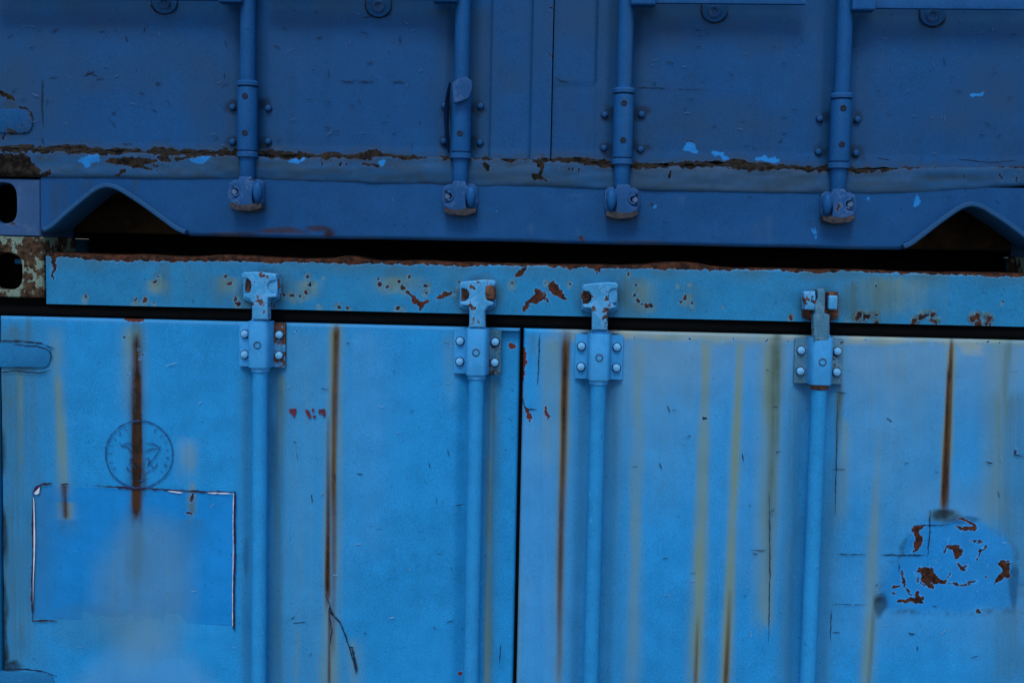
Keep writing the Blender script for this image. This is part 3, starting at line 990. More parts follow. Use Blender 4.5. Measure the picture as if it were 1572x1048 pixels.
# dark cracks in the paint
bm = bmesh.new()
for pts, w in (([(500, 913), (507, 930), (510, 942), (522, 955), (530, 975), (537, 995), (543, 1015), (546, 1033)], 2.0), ([(507, 930), (505, 938), (512, 943)], 2.0), ([(506, 942), (509, 968), (507, 990)], 1.8),
               ([(540, 992), (544, 1010), (547, 1032)], 3.2), ([(535, 992), (543, 994)], 2.0), ([(449, 956), (470, 955)], 1.0),
               ([(691, 870), (694, 876)], 2.2), ([(699, 775), (714, 774)], 1.4), ([(578, 812), (586, 811)], 1.0), ([(769, 985), (767, 1020)], 1.2)):
    ribbon(pts, w, YC, bm)
obj('paint_crack', bm, M_crack_shade, ld, smooth=False)['kind'] = 'stuff'
bm = bmesh.new()
for pts, w in (([(828, 512), (827, 555), (825, 590)], 1.8), ([(801, 608), (806, 625), (812, 628), (824, 629)], 1.6), ([(1152, 844), (1176, 845)], 1.2), ([(1284, 850), (1330, 851)], 1.1), ([(1352, 851), (1424, 852)], 1.6),
               ([(1428, 782), (1427, 820), (1424, 852)], 1.6), ([(1406, 806), (1460, 805)], 1.2), ([(1282, 602), (1300, 603)], 1.4), ([(1286, 610), (1282, 790)], 1.2), ([(1277, 720), (1298, 720)], 1.0),
               ([(1181, 755), (1182, 880), (1180, 985)], 1.3), ([(1557, 690), (1559, 698), (1572, 700)], 1.6), ([(1276, 935), (1275, 985)], 1.2), ([(1276, 927), (1330, 928)], .9), ([(1278, 970), (1290, 970)], 1.2),
               ([(1186, 624), (1195, 625)], 1.6), ([(1140, 695), (1141, 708)], 1.4)):
    ribbon(pts, w, YC, bm)
obj('paint_crack', bm, M_crack_shade, rd, smooth=False)['kind'] = 'stuff'

# round embossed badge under the brown streak: ring, map-like lines, worn letters round the rim
bm = bmesh.new()
ex, ey, er = 213.5, 697, 51.5
ring = [(ex + er * math.cos(a), ey + er * 1.0 * math.sin(a)) for a in np.linspace(0, 2 * math.pi, 80)]
ribbon(ring, 1.7, YC - .0006, bm, jit=.35, taper=False)
for pts in ([(183, 678), (186, 684), (196, 686), (200, 692), (204, 700), (200, 706), (203, 712), (208, 718)], [(186, 684), (194, 680), (205, 680)], [(222, 680), (236, 681), (246, 687), (243, 693), (236, 704), (228, 712), (226, 718)],
            [(222, 694), (232, 689), (244, 688)], [(221, 706), (228, 703), (230, 709), (226, 716)], [(230, 712), (236, 719), (240, 714), (241, 709)], [(195, 714), (195, 720), (203, 726)], [(220, 730), (231, 721), (238, 724)],
            [(212, 738), (226, 734)], [(205, 708), (197, 712)]):
    ribbon(pts, 1.6, YC - .0006, bm, jit=.4)
for k in range(17):
    a = rad(150 + k * 15.5)
    if math.sin(a) < -.93:
        continue
    r0 = 44
    cx_, cy_ = ex + r0 * math.cos(a), ey + r0 * math.sin(a)
    tx, ty = -math.sin(a), math.cos(a)
    nx, ny = math.cos(a), math.sin(a)
    gl = random.choice([[(-2, -3), (-2, 3), (2, 3)], [(-2, 3), (0, -3), (2, 3)], [(2, -3), (-2, -2), (-2, 2), (2, 3)], [(-2, -3), (2, 0), (-2, 3)], [(0, -3), (0, 3)], [(-2, -3), (2, -3), (2, 3)]])
    ribbon([(cx_ + tx * x + nx * y, cy_ + ty * x + ny * y) for x, y in gl], 1.0, YC - .0006, bm, jit=.2, sub=2)
_b = obj('round_badge', bm, M_badge, ld, smooth=False)
_b['kind'] = 'stuff'
_b['label'] = 'round worn badge outline with map-like lines and illegible letters'

# remains of three red characters
for pts in ([(443, 628), (455, 627), (455, 632), (452, 641), (449, 637), (446, 633)], [(468, 628), (474, 630), (478, 640), (474, 642), (470, 635)], [(479, 627), (482, 627), (481, 633), (479, 632)], [(480, 638), (484, 637), (484, 641), (481, 641)], [(489, 629), (499, 627), (500, 637), (496, 639), (495, 634), (489, 634)]):
    pts = [(x + random.uniform(-.5, .5), y + random.uniform(-.5, .5)) for x, y in pts]
    obj('letter_remnant', plate([W(x, y, YC) for x, y in pts], YC, YC + .001), M_red, ld, smooth=False)

# painted-over sticker: plate with curling white and maroon edges
pl_pts = [(51, 748), (62, 744), (150, 746), (220, 749), (361, 755), (361, 850), (360, 960), (250, 958), (88, 953), (50, 952)]
M_plac = paint('painted_over_sticker', s2l('#1279bc'), off=(0, 0, 0), speck=.18)
pa = panel('sticker', M_plac, ld, np.linspace(W(51, 850)[0], W(361, 850)[0], 110),
           lambda X: np.linspace(W(200, 953)[1], W(200, 751)[1], 80)[:, None] + 0 * X[None],
           lambda X, Z: -.0003 - .0019 * sstep(0, .07, Z - W(200, 953)[1]) + .0016 * vnoise(X, Z, .22, .30, 101) + .0008 * vnoise(X, Z, .06, .11, 102) + .0004 * vnoise(X, Z, .02, .03, 7),
           left_door_paint, back=.0015)
bm = bmesh.new()
YS = -.0046
ribbon([(51, 757), (50.5, 800), (51, 850), (49.5, 900), (49.5, 953)], 3.4, YS, bm, jit=.3)
ribbon([(49, 757), (56, 748), (64, 743), (80, 742)], 3.6, YS, bm, jit=.4)
ribbon([(92, 743), (106, 743)], 1.6, YS, bm)
ribbon([(142, 745), (175, 747), (208, 750), (232, 750), (262, 752), (300, 754), (362, 755)], 2.6, YS, bm, jit=.6)
ribbon([(361, 754), (360, 800), (361, 850), (359, 900), (359, 966)], 2.4, YS, bm, jit=.2, taper=False)
ribbon([(49, 953), (70, 952), (88, 953)], 2.6, YS, bm, jit=.3)
ribbon([(356, 966), (360, 966)], 2.0, YS, bm, jit=.2)
obj('sticker_edge', bm, M_maroon, ld, smooth=False)['kind'] = 'stuff'
bm = bmesh.new()
plate([W(x, y, YS - .001) for x, y in ((52, 757), (61, 747), (60, 757), (56, 759))], YS - .001, YS + .0002, bm=bm)
plate([W(x, y, YS - .001) for x, y in ((51, 762), (52.5, 770), (53.5, 800), (54, 830), (53, 862), (51.5, 890), (50.5, 930), (50.5, 890), (51.5, 850), (51.5, 800))], YS - .001, YS + .0002, bm=bm)
ribbon([(258, 753.5), (280, 756)], 1.8, YS - .0006, bm, jit=.2)
ribbon([(318, 756), (358, 757.5)], 1.8, YS - .0006, bm, jit=.2)
ribbon([(358.5, 757), (357.5, 800), (358, 850), (357, 900), (357, 960)], 1.0, YS - .0006, bm, jit=.15, taper=False)
obj('sticker_edge', bm, M_white, ld, smooth=False)['kind'] = 'stuff'


# --- hinge straps on the left door, with rounded free end
def hinge(root, x_tip, y_c, hpx, mat, Y=-.012, x_start=-60, sl=.02):
    pts = []
    for i in range(15):
        a = -math.pi / 2 + math.pi * i / 14
        pts.append((x_tip - 16 + 16 * max(0, math.cos(a)) ** .7, y_c + hpx / 2 * math.sin(a)))
    pts = [(x_start, y_c - hpx / 2 - 2)] + pts + [(x_start, y_c + hpx / 2 - 2)]
    return plate([W(x, y, Y) for x, y in pts], Y, .004, .005, 2)


hg = obj('hinge_strap', hinge(lower, 78, 546, 38, M_low, Y=-.004), M_lowhinge, ld)
hg2 = obj('hinge_strap', hinge(lower, 84, 1052, 42, M_low, Y=-.004), M_lowhinge, ld)
bm = bmesh.new()
ribbon([(-10, 523), (40, 524), (62, 527), (84, 536)], 2.2, -.0032, bm)
ribbon([(20, 529), (55, 531), (70, 535), (78, 542), (78, 555)], 1.5, -.0047, bm)
ribbon([(-5, 572), (25, 569), (60, 573), (78, 568)], 2.2, -.0032, bm)
ribbon([(20, 563), (55, 565)], 1.4, -.0047, bm)
ribbon([(5, 1026), (40, 1027), (66, 1030), (88, 1038)], 2.0, -.0032, bm)
obj('paint_crack', bm, M_crack_shade, ld, smooth=False)['kind'] = 'stuff'
for zc in (.35, 1.5):
    pass
for s, door, zs in ((1, rd, (546, 1052)),):
    for py in zs:
        z = W(60, py)[1]
        x0 = DR_E - .042
        obj('hinge_strap', box(x0, DR_E + .06, -.012, .004, z - .027, z + .027, .005), M_low2, door)


# --- lock rods of the lower container
def bolt_bm(r=.0085, h=.0085):
    t = lathe(0, 0, [(r * 1.24, .0005), (r * 1.22, -.0012), (r * 1.03, -.0016), (r, -.0028), (r, -h * .55), (r * .86, -h * .9), (r * .45, -h * 1.12), (r * .05, -h * 1.16)], n=8, axis='y')
    return t


_bolt = {}


def bolt(parent, x, y, z, mat, r=.0085, h=.0085, name='bolt'):
    key = (mat.name, r, h)
    b = base_of(parent)
    if key not in _bolt:
        bm = bolt_bm(r, h)
        o = obj(name, bm, [mat, M_crack_shade], None)
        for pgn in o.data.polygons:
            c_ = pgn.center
            pgn.material_index = 1 if c_.y > -.0027 and math.hypot(c_.x, c_.z) > r * .98 else 0  # dark ring round the head, painted as its contact shadow
        _bolt[key] = o.data
    else:
        o = bpy.data.objects.new(name, _bolt[key])
        C.objects.link(o)
    o.parent = parent
    o.location = Vector((x, y, z)) - b
    o.rotation_euler = (0, random.uniform(0, 3), 0)
    return o


def lower_rod(cx, yb0, yb1, cam_y, variant, bmat, fm):
    """cx: photo place of the bracket's middle; yb0,yb1: bracket top and bottom; cam_y: top of the cam"""
    YR, r = -.0232, .0166
    X, z0 = W(cx, yb0, -.02)
    z1 = W(cx, yb1, -.02)[1]
    Xr = X
    zc = W(cx, cam_y, -.035)[1]
    neck_top = W(cx, cam_y + 38, -.035)[1]
    o = obj('lock_rod', lathe(Xr, YR, [(r * .96, .12), (r, .13), (r, z1 - .004), (r, z0 + .004), (r * .98, neck_top - .02)], n=40), M_rod, lower)
    # guide bracket: flanged plate, humped housing
    hw_, pw = .0235, .0505
    for sx in (-1, 1):
        fx = sorted((Xr + sx * (hw_ - .001), Xr + sx * pw))
        obj('flange', box(fx[0], fx[1], -.0085, .0015, z1, z0, .0024), fm[0] if sx < 0 else fm[1], o)
    bm = bmesh.new()
    hp = [(Xr - hw_ - .002, -.004), (Xr - hw_, -.030), (Xr - hw_ * .86, -.043), (Xr - hw_ * .62, -.0475), (Xr + hw_ * .62, -.0475), (Xr + hw_ * .86, -.043), (Xr + hw_, -.030), (Xr + hw_ + .002, -.004)]
    profile_z(hp, z1 + .001, z0 + .004, .0022, bm=bm)
    obj('guide_bracket', bm, bmat, o)
    bm = lathe(Xr, YR, [(r * 1.02, z1 - .010), (r * 1.16, z1 - .008), (r * 1.16, z1 + .003), (r, z1 + .004)], n=32)
    obj('collar', bm, M_lug if variant == 3 else M_rod2, o)
    obj('collar', lathe(Xr, YR, [(r, z0 + .002), (r * 1.12, z0 + .004), (r * 1.12, z0 + .0085), (r, z0 + .010)], n=32), M_rod2, o)
    hz = (z0 + z1) / 2
    bm = lathe(Xr, 0, [(.0082, -.046), (.0082, -.0490), (.0064, -.0494), (.0058, -.0472), (.001, -.0470)], n=20, axis='y', cz=hz + .002)
    obj('pin', bm, M_pin, o)
    for sx in (-1, 1):
        for k in (.27, .73):
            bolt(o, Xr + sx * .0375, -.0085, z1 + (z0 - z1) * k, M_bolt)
    # keeper on the header and cam at the end of the rod
    def q(dx, dy, Y=-.04):
        return W(cx + dx, cam_y + dy, Y)
    bm = plate([q(-27, 5, -.014), (q(27, 3, -.014)), q(28, 40, -.014), q(18, 46, -.014), q(-18, 46, -.014), q(-28, 40, -.014)], -.012, .0, .002)
    obj('keeper', bm, bmat if variant != 3 else M_lug, o)
    bm = bmesh.new()
    if variant == 3:
        lug = [[(-27, 2), (-9, 1), (-8, 20), (-10, 30), (-25, 29)], [(12, 3), (26, 2), (27, 14), (26, 28), (14, 30), (11, 20)]]
        cam_poly = [(-7, -2), (4, -3), (6, 4), (6, 22), (5, 34), (13, 37), (12, 78), (-12, 78), (-12, 37), (-9, 34), (-10, 20), (-5, 10)]
    else:
        lug = [[(-26, 10), (-17, 10), (-11, 16), (-11, 30), (-18, 34), (-26, 33)], [(13, 8), (25, 9), (27, 16), (27, 28), (22, 33), (13, 30)]]
        cam_poly = [(-25, 3), (-12, 1), (10, -1), (25, 0), (28, 3), (27, 9), (18, 10), (14, 14), (13, 22), (15, 30), (25, 34), (24, 38), (17, 40), (12, 46), (12, 72), (-12, 72), (-12, 47), (-13, 39), (-25, 38), (-26, 33), (-18, 32), (-13, 27), (-12, 20), (-16, 14), (-25, 12)]
        if variant == 1:
            cam_poly = [(-x, y) for x, y in cam_poly][::-1]
            lug = [[(-x, y) for x, y in l][::-1] for l in lug]
    for i, l in enumerate(lug):
        dpt = -.046 if (variant == 3 or (i == 1) == (variant != 1)) else -.030
        obj('lug', plate([q(x, y) for x, y in l], dpt, -.012, .005, 3), (M_lug if (i + variant) % 2 == 0 else M_cam) if variant != 2 else M_lug, o)
    obj('cam', plate([q(x, y) for x, y in cam_poly], -.050 if variant != 3 else -.048, -.022, .0055, 3), M_cam if variant != 3 else M_fl_g, o, ang=40)
    # rusted sockets beside the cam
    if variant in (0, 1):
        sx = 22 if variant == 1 else -21
        x, z = q(sx, 20, -.035)
        bm = lathe(x, 0, [(.0105, -.030), (.0105, -.037), (.0085, -.0385), (.006, -.036), (.001, -.035)], n=16, axis='y', cz=z)
        obj('socket', bm, M_lug, o)
    else:
        x, z = q(19 if variant == 2 else 19, 18, -.05)
        bm = box(x - .009, x + .009, -.052, -.03, z - .015, z + .014, .004, 3)
        obj('socket', bm, M_lug if variant == 2 else M_cam, o)
    return o


lower_rod(400.5, 495, 564, 418, 1, M_rod, (M_rod2, M_fl_r))
lower_rod(733, 506, 575, 430, 2, M_rod, (M_rod, M_fl_o))
lower_rod(920.5, 514, 583, 434, 0, M_rod, (M_rod, M_rod))
lower_rod(1260, 520, 590, 446, 3, M_rod, (M_fl_g, M_fl_g))

# ================================================================== UPPER CONTAINER
# --- bottom sill with two forklift cut-outs
sill_b = (W(285, 361, -.012)[1] + W(1385, 384, -.012)[1]) / 2
sill_t = (W(62, 268, -.012)[1] + W(1280, 297, -.012)[1]) / 2 + .012
SX0 = W(63, 320, -.012)[0]
ARCH = []
for (xl, yl), (xa, ya), (xr, yr) in (((70, 366), (166, 285), (286, 361)), ((1386, 386), (1490, 314), (1605, 388))):
    p0, p1, p2 = W(xl, yl, -.02), W(xa, ya, -.02), W(xr, yr, -.02)
    ARCH.append((p0[0], p1[0], p2[0], p1[1]))


def arch_curve(a, n=40, inset=0.0):
    """rounded A-shaped outline, from its left foot to its right foot"""
    x0, xa, x1, zt = a
    ra = .045
    pts = []
    for t in np.linspace(0, 1, n):
        x = x0 + (x1 - x0) * t
        s = (x - xa)
        w = (xa - x0) if s < 0 else (x1 - xa)
        k = math.sqrt((s / w) ** 2 + .035) - math.sqrt(.035)
        k /= math.sqrt(1.035) - math.sqrt(.035)
        foot = .10
        z = zt + (sill_b - zt) * k
        # flare at the feet
        e = max(0, (abs(s) / w - .82) / .18)
        z = z + .006 * e * e
        pts.append((x, z - inset))
    return pts


def sill_bottom(X):
    z = np.full_like(X, sill_b) + .0012 * vnoise(X, X * 0, .12, 1, 51)
    for a in ARCH:
        c = arch_curve(a, 80)
        xs_, zs_ = [q[0] for q in c], [q[1] for q in c]
        zz = np.interp(X, xs_, zs_, left=-9, right=-9)
        z = np.maximum(z, zz)
    return np.minimum(z, sill_t - .01)


def sill_z(X):
    t = np.linspace(0, 1, 56)[:, None]
    b = sill_bottom(X)[None]
    return b + (sill_t - b) * t


def sill_y(X, Z):
    y = -.012 + .0011 * vnoise(X, Z, .15, .06, 53) + .0006 * vnoise(X, Z, .04, .03, 54)
    y[0] += .006; y[1] += .003; y[2] += .001
    return y


def sill_paint(p):
    yb = 361 + (p.u - 285) * .0209
    p.f['tan'] = np.maximum(p.f['tan'], np.clip(1 - (yb - p.v) / 7, 0, 1) * (.28 + .25 * vnoise(p.u, p.u * 0, 24, 24, 55)))
    for x, y, rx, ry, a in ((440, 355, 40, 6, .7), (490, 352, 20, 6, .7), (505, 357, 10, 8, .8), (360, 360, 40, 4, .5), (893, 366, 5, 5, .8), (1000, 372, 40, 4, .4)):
        p.blob('rust', x, y, rx, ry, a)
    for a in ((98, 278, 100, 330, 4, .45, .2), (85, 275, 84, 350, 7, .5, .4), (207, 272, 206, 296, 3, .7, .5), (135, 275, 130, 300, 6, .5, .3), (380, 318, 380, 330, 26, .5, .2),
              (708, 326, 708, 340, 24, .5, .15), (955, 332, 955, 345, 24, .6, .2), (1282, 338, 1282, 352, 24, .5, .15)):
        p.streak('olive', *a, soft=1.1, seed=int(a[0]))
    for a in ((815, 345, 816, 360, 4, .8, .3), (888, 350, 889, 365, 4, .4, .3), (1180, 330, 1180, 375, 6, .5, .3), (1046, 300, 1046, 312, 4, .5, .2), (885, 298, 885, 302, 10, .5, .2), (1455, 300, 1500, 300, 20, .3, .2)):
        p.streak('pale', *a, soft=1.2, seed=int(a[0]) + 1)
    F_ = lambda pts, r: p.chip(pts, r, 'flake')
    F_([(1406, 300), (1407, 311)], [2, 6]); F_([(1249, 351), (1250, 358)], [2.4, 3]); F_([(1251, 364)], 2.2); F_([(1334, 306)], 2.4); F_([(1005, 317)], 2.6)
    F_([(602, 308)], 1.4); F_([(762, 326)], 1.4)
    p.chip([(1000, 315)], 2.2); p.chip([(893, 366)], 1.6)
    T = p.streak
    T('pale', 1165, 340, 1168, 372, 14, .35, .3, seed=3)


sill = panel('bottom_sill', M_up, upper, span(SX0, -SX0, XL, XR), sill_z, sill_y, sill_paint, back=.085)

# bent plate rims round the cut-outs
for a in ARCH:
    c = arch_curve(a, 44, 0)
    T_ = .0098
    bm = bmesh.new()
    y0, y1 = -.030, .075
    rows = []
    for i, (x, z) in enumerate(c):
        q0, q1 = c[max(i - 1, 0)], c[min(i + 1, len(c) - 1)]
        dx, dz = q1[0] - q0[0], q1[1] - q0[1]
        l = math.hypot(dx, dz)
        nx, nz = -dz / l, dx / l                         # outward
        j = .0008 * float(vnoise(i * 1.0, a[0] * 9, 4, 4, 61))
        o_, i_ = (x + nx * T_ * .55, z + nz * T_ * .55 + j), (x - nx * T_ * .45, z - nz * T_ * .45 + j)
        e = .0022
        rows.append([bm.verts.new(v) for v in ((o_[0], y1, o_[1]), (o_[0], y0 + e, o_[1]), (o_[0] - nx * e, y0, o_[1] - nz * e), (i_[0] + nx * e, y0, i_[1] + nz * e), (i_[0], y0 + e, i_[1]), (i_[0], y1, i_[1]))])
    for A, B in zip(rows, rows[1:]):
        for k in range(6):
            bm.faces.new((A[k], A[(k + 1) % 6], B[(k + 1) % 6], B[k]))
    bm.faces.new(rows[0]); bm.faces.new(rows[-1])
    obj('pocket_rim', bm, M_upx, upper)

# front wood member seen through the cut-outs; black rear two added to block sky
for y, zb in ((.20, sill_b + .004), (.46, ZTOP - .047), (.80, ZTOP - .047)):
    obj('cross_member_light_stop', box(-HW + .07, HW - .07, y, y + .05, zb, UZ + .155, .003), M_wood if y < .3 else M_dark, upper)

# --- door bottoms and the sagging seal strip between doors and sill
ud_b = (W(300, 238)[1] + W(1300, 262)[1]) / 2
UD_E0, UD_E1 = W(-6, 150)[0], -W(-6, 150)[0]
STRIP_B = [(-20, 271), (62, 272), (200, 273), (370, 275), (520, 279), (690, 284), (820, 285), (960, 291), (1100, 294), (1280, 297), (1400, 296), (1480, 291), (1600, 283)]
STRIP_T = [(-20, 232), (62, 236), (150, 238), (300, 240), (420, 246), (600, 245), (690, 246), (830, 250), (960, 259), (1100, 260), (1280, 266), (1400, 262), (1600, 260)]


def strip_z(X):
    def crv(pts, X):
        P_ = [W(x, y, -.012) for x, y in pts]
        return np.interp(X, [q[0] for q in P_], [q[1] for q in P_])
    b, t = crv(STRIP_B, X)[None], crv(STRIP_T, X)[None]
    k = np.linspace(0, 1, 26)[:, None]
    return b + .0006 * vnoise(X, X * 0, .04, 1, 66)[None] + (t + .006 - b) * k


def strip_y(X, Z):
    k = np.linspace(-1, 1, Z.shape[0])[:, None]
    return -.0175 + .0035 * np.abs(k) ** 6 + .0016 * vnoise(X, Z, .18, .02, 65) + .0010 * vnoise(X, Z, .10, .02, 67) + .0008 * vnoise(X, Z, .03, .012, 68)


def strip_paint(p):
    T = p.streak
    p.f['olive'] = np.maximum(p.f['olive'], np.clip(.22 + .45 * vnoise(p.u, p.v, 40, 10, 71) + .25 * vnoise(p.u, p.v, 9, 5, 73), 0, 1))
    p.f['pale'] = np.maximum(p.f['pale'], .25 * np.clip(vnoise(p.u, p.v, 80, 12, 72), 0, 1))
    top = np.interp(p.u, [q[0] for q in STRIP_T], [q[1] for q in STRIP_T])
    rag = top - 2.6 + 5 * vnoise(p.u, p.u * 0, 24, 24, 74) + 3.5 * vnoise(p.u, p.v, 6, 6, 75) + 2.5 * vnoise(p.u, p.u * 0, 90, 90, 76) - p.v
    p.f['chip'] = np.maximum(p.f['chip'], np.clip(rag * 1.1, -10, 10))
    p.f['grime'] = np.maximum(p.f['grime'], np.clip((rag + 9) / 14, 0, 1) * .5)
    for x0, x1, a in ((420, 470, .3), (740, 830, .35), (960, 1260, .38), (1310, 1400, .25)):
        m = sstep(x0 - 20, x0 + 20, p.u) * (1 - sstep(x1 - 20, x1 + 20, p.u))
        p.f['tan'] = np.maximum(p.f['tan'], m * a * .9)
    p.chip([(-10, 252), (30, 256), (56, 262)], [16, 20, 6])
    p.chip([(0, 262), (66, 270)], [6, 3])
    p.chip([(165, 246), (205, 250), (236, 247)], [3, 9, 3]); p.chip([(215, 255), (232, 260)], [3, 2]); p.chip([(235, 252), (248, 270)], [.8, 1]); p.chip([(180, 268), (192, 262)], [2, 1])
    p.chip([(78, 262), (70, 270)], [2, 3]); p.chip([(246, 243), (260, 247)], [4, 3]); p.chip([(270, 246), (290, 240)], [3, 2])
    p.chip([(824, 254), (832, 242)], [3, 5]); p.chip([(822, 272), (840, 277)], [5, 2]); p.chip([(832, 250), (829, 272)], [4, 3])
    p.chip([(555, 252), (580, 256)], [2, 2]); p.chip([(1028, 262), (1030, 274)], [2, 1.4]); p.chip([(1535, 268), (1536, 276)], [2, 1])
    p.chip([(742, 254), (750, 260)], [4, 3]); p.chip([(990, 262)], 1.6)
    for x, y in ((493, 250), (523, 252), (530, 250), (512, 250), (860, 258), (872, 258), (888, 259), (880, 256), (1480, 268), (1560, 272)):
        p.chip([(x, y), (x, y + 6)], [1.4, .8])
    F_ = lambda pts, r: p.chip(pts, r, 'flake')
    F_([(122, 246), (135, 246), (150, 243)], [3, 7, 4]); F_([(134, 252)], 4); F_([(292, 245), (304, 247), (318, 243)], [2, 5, 4]); F_([(444, 247), (464, 246)], [3, 3]); F_([(584, 252), (590, 250)], [4, 3]); F_([(14, 237), (28, 238)], [2, 2.4])


strip = panel('door_seal', M_upx, upper, span(W(-10, 260)[0], UD_E1, XL, XR), strip_z, strip_y, strip_paint, back=.02)

# --- doors
UD_SEAM = W(831, 130)[0]
US = [W(x, 130)[0] for x in (752, 815, 848, 915)]


def ledge(X, Z, seed, base):
    u, v = PX(X, 0, Z)
    return 0


def u_rows(X):
    zz = span(ud_b, UTOP - .15, ZB, ZT)
    Z = np.repeat(zz[:, None], len(X), 1)
    u, _ = PX(X, 0, X * 0 + ud_b)
    rag = .0045 * vnoise(u, u * 0, 36, 36, 75) + .0022 * vnoise(u, u * 0, 9, 9, 76) + .007 * np.exp(-((u - 1095) / 40) ** 2) - .004 * np.exp(-((u - 740) / 60) ** 2)
    w = np.clip(1 - (zz - ud_b) / .02, 0, 1)[:, None]
    return Z + rag[None] * w


def step(x, a, w=.0025):
    return sstep(a - w, a + w, x)


def ul_y(X, Z):
    y = sum(shade_channel(X, c, .008, .040, .028) for c in URODX[:2]) + .0024 * vnoise(X, Z, .25, .3, 77) + .0007 * vnoise(X, Z, .07, .1, 78)
    y = y - .004 * step(X, US[0]) + .0035 * np.exp(-((X - US[0]) / .0030) ** 2)
    y = y - .006 * step(X, US[1]) + .004 * np.exp(-((X - US[1]) / .0022) ** 2)
    d = np.clip((Z - ud_b) / .03, 0, 1)
    return y - .0035 * (1 - d)


def ur_y(X, Z):
    y = sum(shade_channel(X, c, .008, .040, .028) for c in URODX[2:]) + .0024 * vnoise(X, Z, .25, .3, 79) + .0007 * vnoise(X, Z, .07, .1, 80)
    zc = W(915, 130)[1]
    k = sstep(zc - .01, zc + .01, Z)
    y = y - .003 * (1 - step(X, US[3])) * (.4 + .6 * k) + .0035 * np.exp(-((X - US[3]) / .0035) ** 2) * k + .0018 * np.exp(-((X - US[3] - .008) / .0022) ** 2) * k
    d = np.clip((Z - ud_b) / .03, 0, 1)
    return y - .0035 * (1 - d)


def u_paint(p):
    T = p.streak
    yb = 236 + (p.u - 300) * .024
    wv = vnoise(p.u, p.u * 0, 30, 30, 82) * 4 + vnoise(p.u, p.u * 0, 90, 90, 83) * 4 + vnoise(p.u, p.v, 7, 7, 84) * 4 + 2.5
    lump = 8 * np.exp(-((p.u - 575) / 24) ** 2) + 9 * np.exp(-((p.u - 245) / 20) ** 2) + 5 * np.exp(-((p.u - 100) / 60) ** 2) + 6 * np.exp(-((p.u - 880) / 30) ** 2) + 7 * np.exp(-((p.u - 1130) / 60) ** 2) + 3 * np.exp(-((p.u - 325) / 25) ** 2)
    few = -5 * np.exp(-((p.u - 790) / 25) ** 2) - 4 * np.exp(-((p.u - 620) / 20) ** 2)
    p.f['chip'] = np.maximum(p.f['chip'], np.clip((p.v - yb + 1 + wv * .8 + lump + few) * 1.0, -10, 10))
    p.f['olive'] = np.maximum(p.f['olive'], np.clip(.12 + .26 * vnoise(p.u, p.v, 130, 90, 96) + .16 * vnoise(p.u, p.v, 40, 30, 97) + .2 * (1 - sstep(0, 90, p.u)), 0, 1))
    p.f['olive'] = np.maximum(p.f['olive'], np.clip((p.v - yb + 14 + wv + lump) / 16, 0, 1) * .75)
    for nx, ny in ((354, 160), (404, 160), (353, 215), (404, 217), (686, 165), (731, 165), (684, 215), (730, 216), (932, 172), (984, 172), (930, 228), (982, 228), (1266, 178), (1316, 178), (1262, 232), (1312, 234)):
        p.blob('grime', nx + 2, ny + 3, 12, 13, .6, n=.5, seed=27)
    p.blob('rust', 575, 242, 30, 8, .8); p.blob('rust', 480, 246, 60, 4, .6)
    for a in ((10, 130, 10, 235, 26, .25, .3), (355, 30, 355, 230, 10, .2, .35), (440, 30, 450, 200, 14, .15, .1), (690, 20, 690, 240, 14, .3, .35), (735, 10, 735, 240, 16, .45, .4),
              (985, 30, 985, 250, 16, .3, .3), (930, 20, 925, 250, 12, .3, .3), (1325, 40, 1322, 260, 16, .25, .3), (1265, 30, 1262, 250, 12, .2, .3), (252, 25, 250, 80, 10, .25, .1), (680, 15, 680, 30, 22, .4, .2), (1010, 15, 1000, 40, 26, .4, .15)):
        T('olive', *a, soft=.9, seed=int(a[0]) + 2)
    T('rust', 832, 238, 832, 262, 4, .9, .9, seed=4)
    p.blob('olive', 400, 110, 260, 60, .12); p.blob('olive', 1150, 20, 120, 16, .2)
    T('pale', 400, 20, 420, 230, 30, .10, .1, soft=.7, seed=6)
    S = p.chip
    S([(0, 142), (12, 146), (24, 152)], [2.5, 4, 1.5]); S([(0, 166), (14, 168)], [2, 1]); S([(28, 164), (40, 168), (46, 172)], [1.5, 1.5, 1]); S([(0, 200), (20, 203), (46, 199)], [3.5, 3, 1.5]); S([(6, 208), (6, 214)], [2, 1.5])
    p.blob('olive', 16, 158, 20, 14, .8)
    S([(846, 12), (848, 16)], [1.6, 1]); S([(845, 85), (848, 92)], [1.5, .8])
    F_ = lambda pts, r: p.chip(pts, r, 'flake')
    F_([(1052, 229), (1060, 226), (1066, 232)], [3, 8, 4]); F_([(1096, 234), (1106, 238), (1116, 244)], [3, 4, 4]); F_([(1162, 244), (1180, 245), (1194, 246)], [4, 4, 3]); F_([(1492, 146), (1508, 145)], [2.4, 2.2])
    F_([(1130, 246), (1140, 250)], [3, 2]); F_([(14, 238), (28, 238)], [3, 2])
    S([(1052, 219), (1066, 218)], 1.2)
    S([(1100, 256), (1120, 260), (1150, 258)], [5, 4, 1.5])
    S([(0, 236), (30, 236), (60, 234)], [5, 4, 3])
    T('tan', 1505, 138, 1506, 141, 10, .2, .2)


uld = panel('door', M_up, upper, span(UD_E0, US[2] - .0012, XL, XR), u_rows, ul_y, u_paint, back=.045)
urd = panel('door', M_up, upper, span(US[2] + .0012, UD_E1, XL, XR), u_rows, ur_y, u_paint, back=.045)
obj('door_gasket', box(US[2] - .03, US[2] + .03, .02, .04, ud_b, UTOP - .16), M_rub, upper)
obj('header_rail', box(-HW + .163, HW - .163, -.004, .08, UTOP - .145, UTOP - .01, .005), M_up, upper)

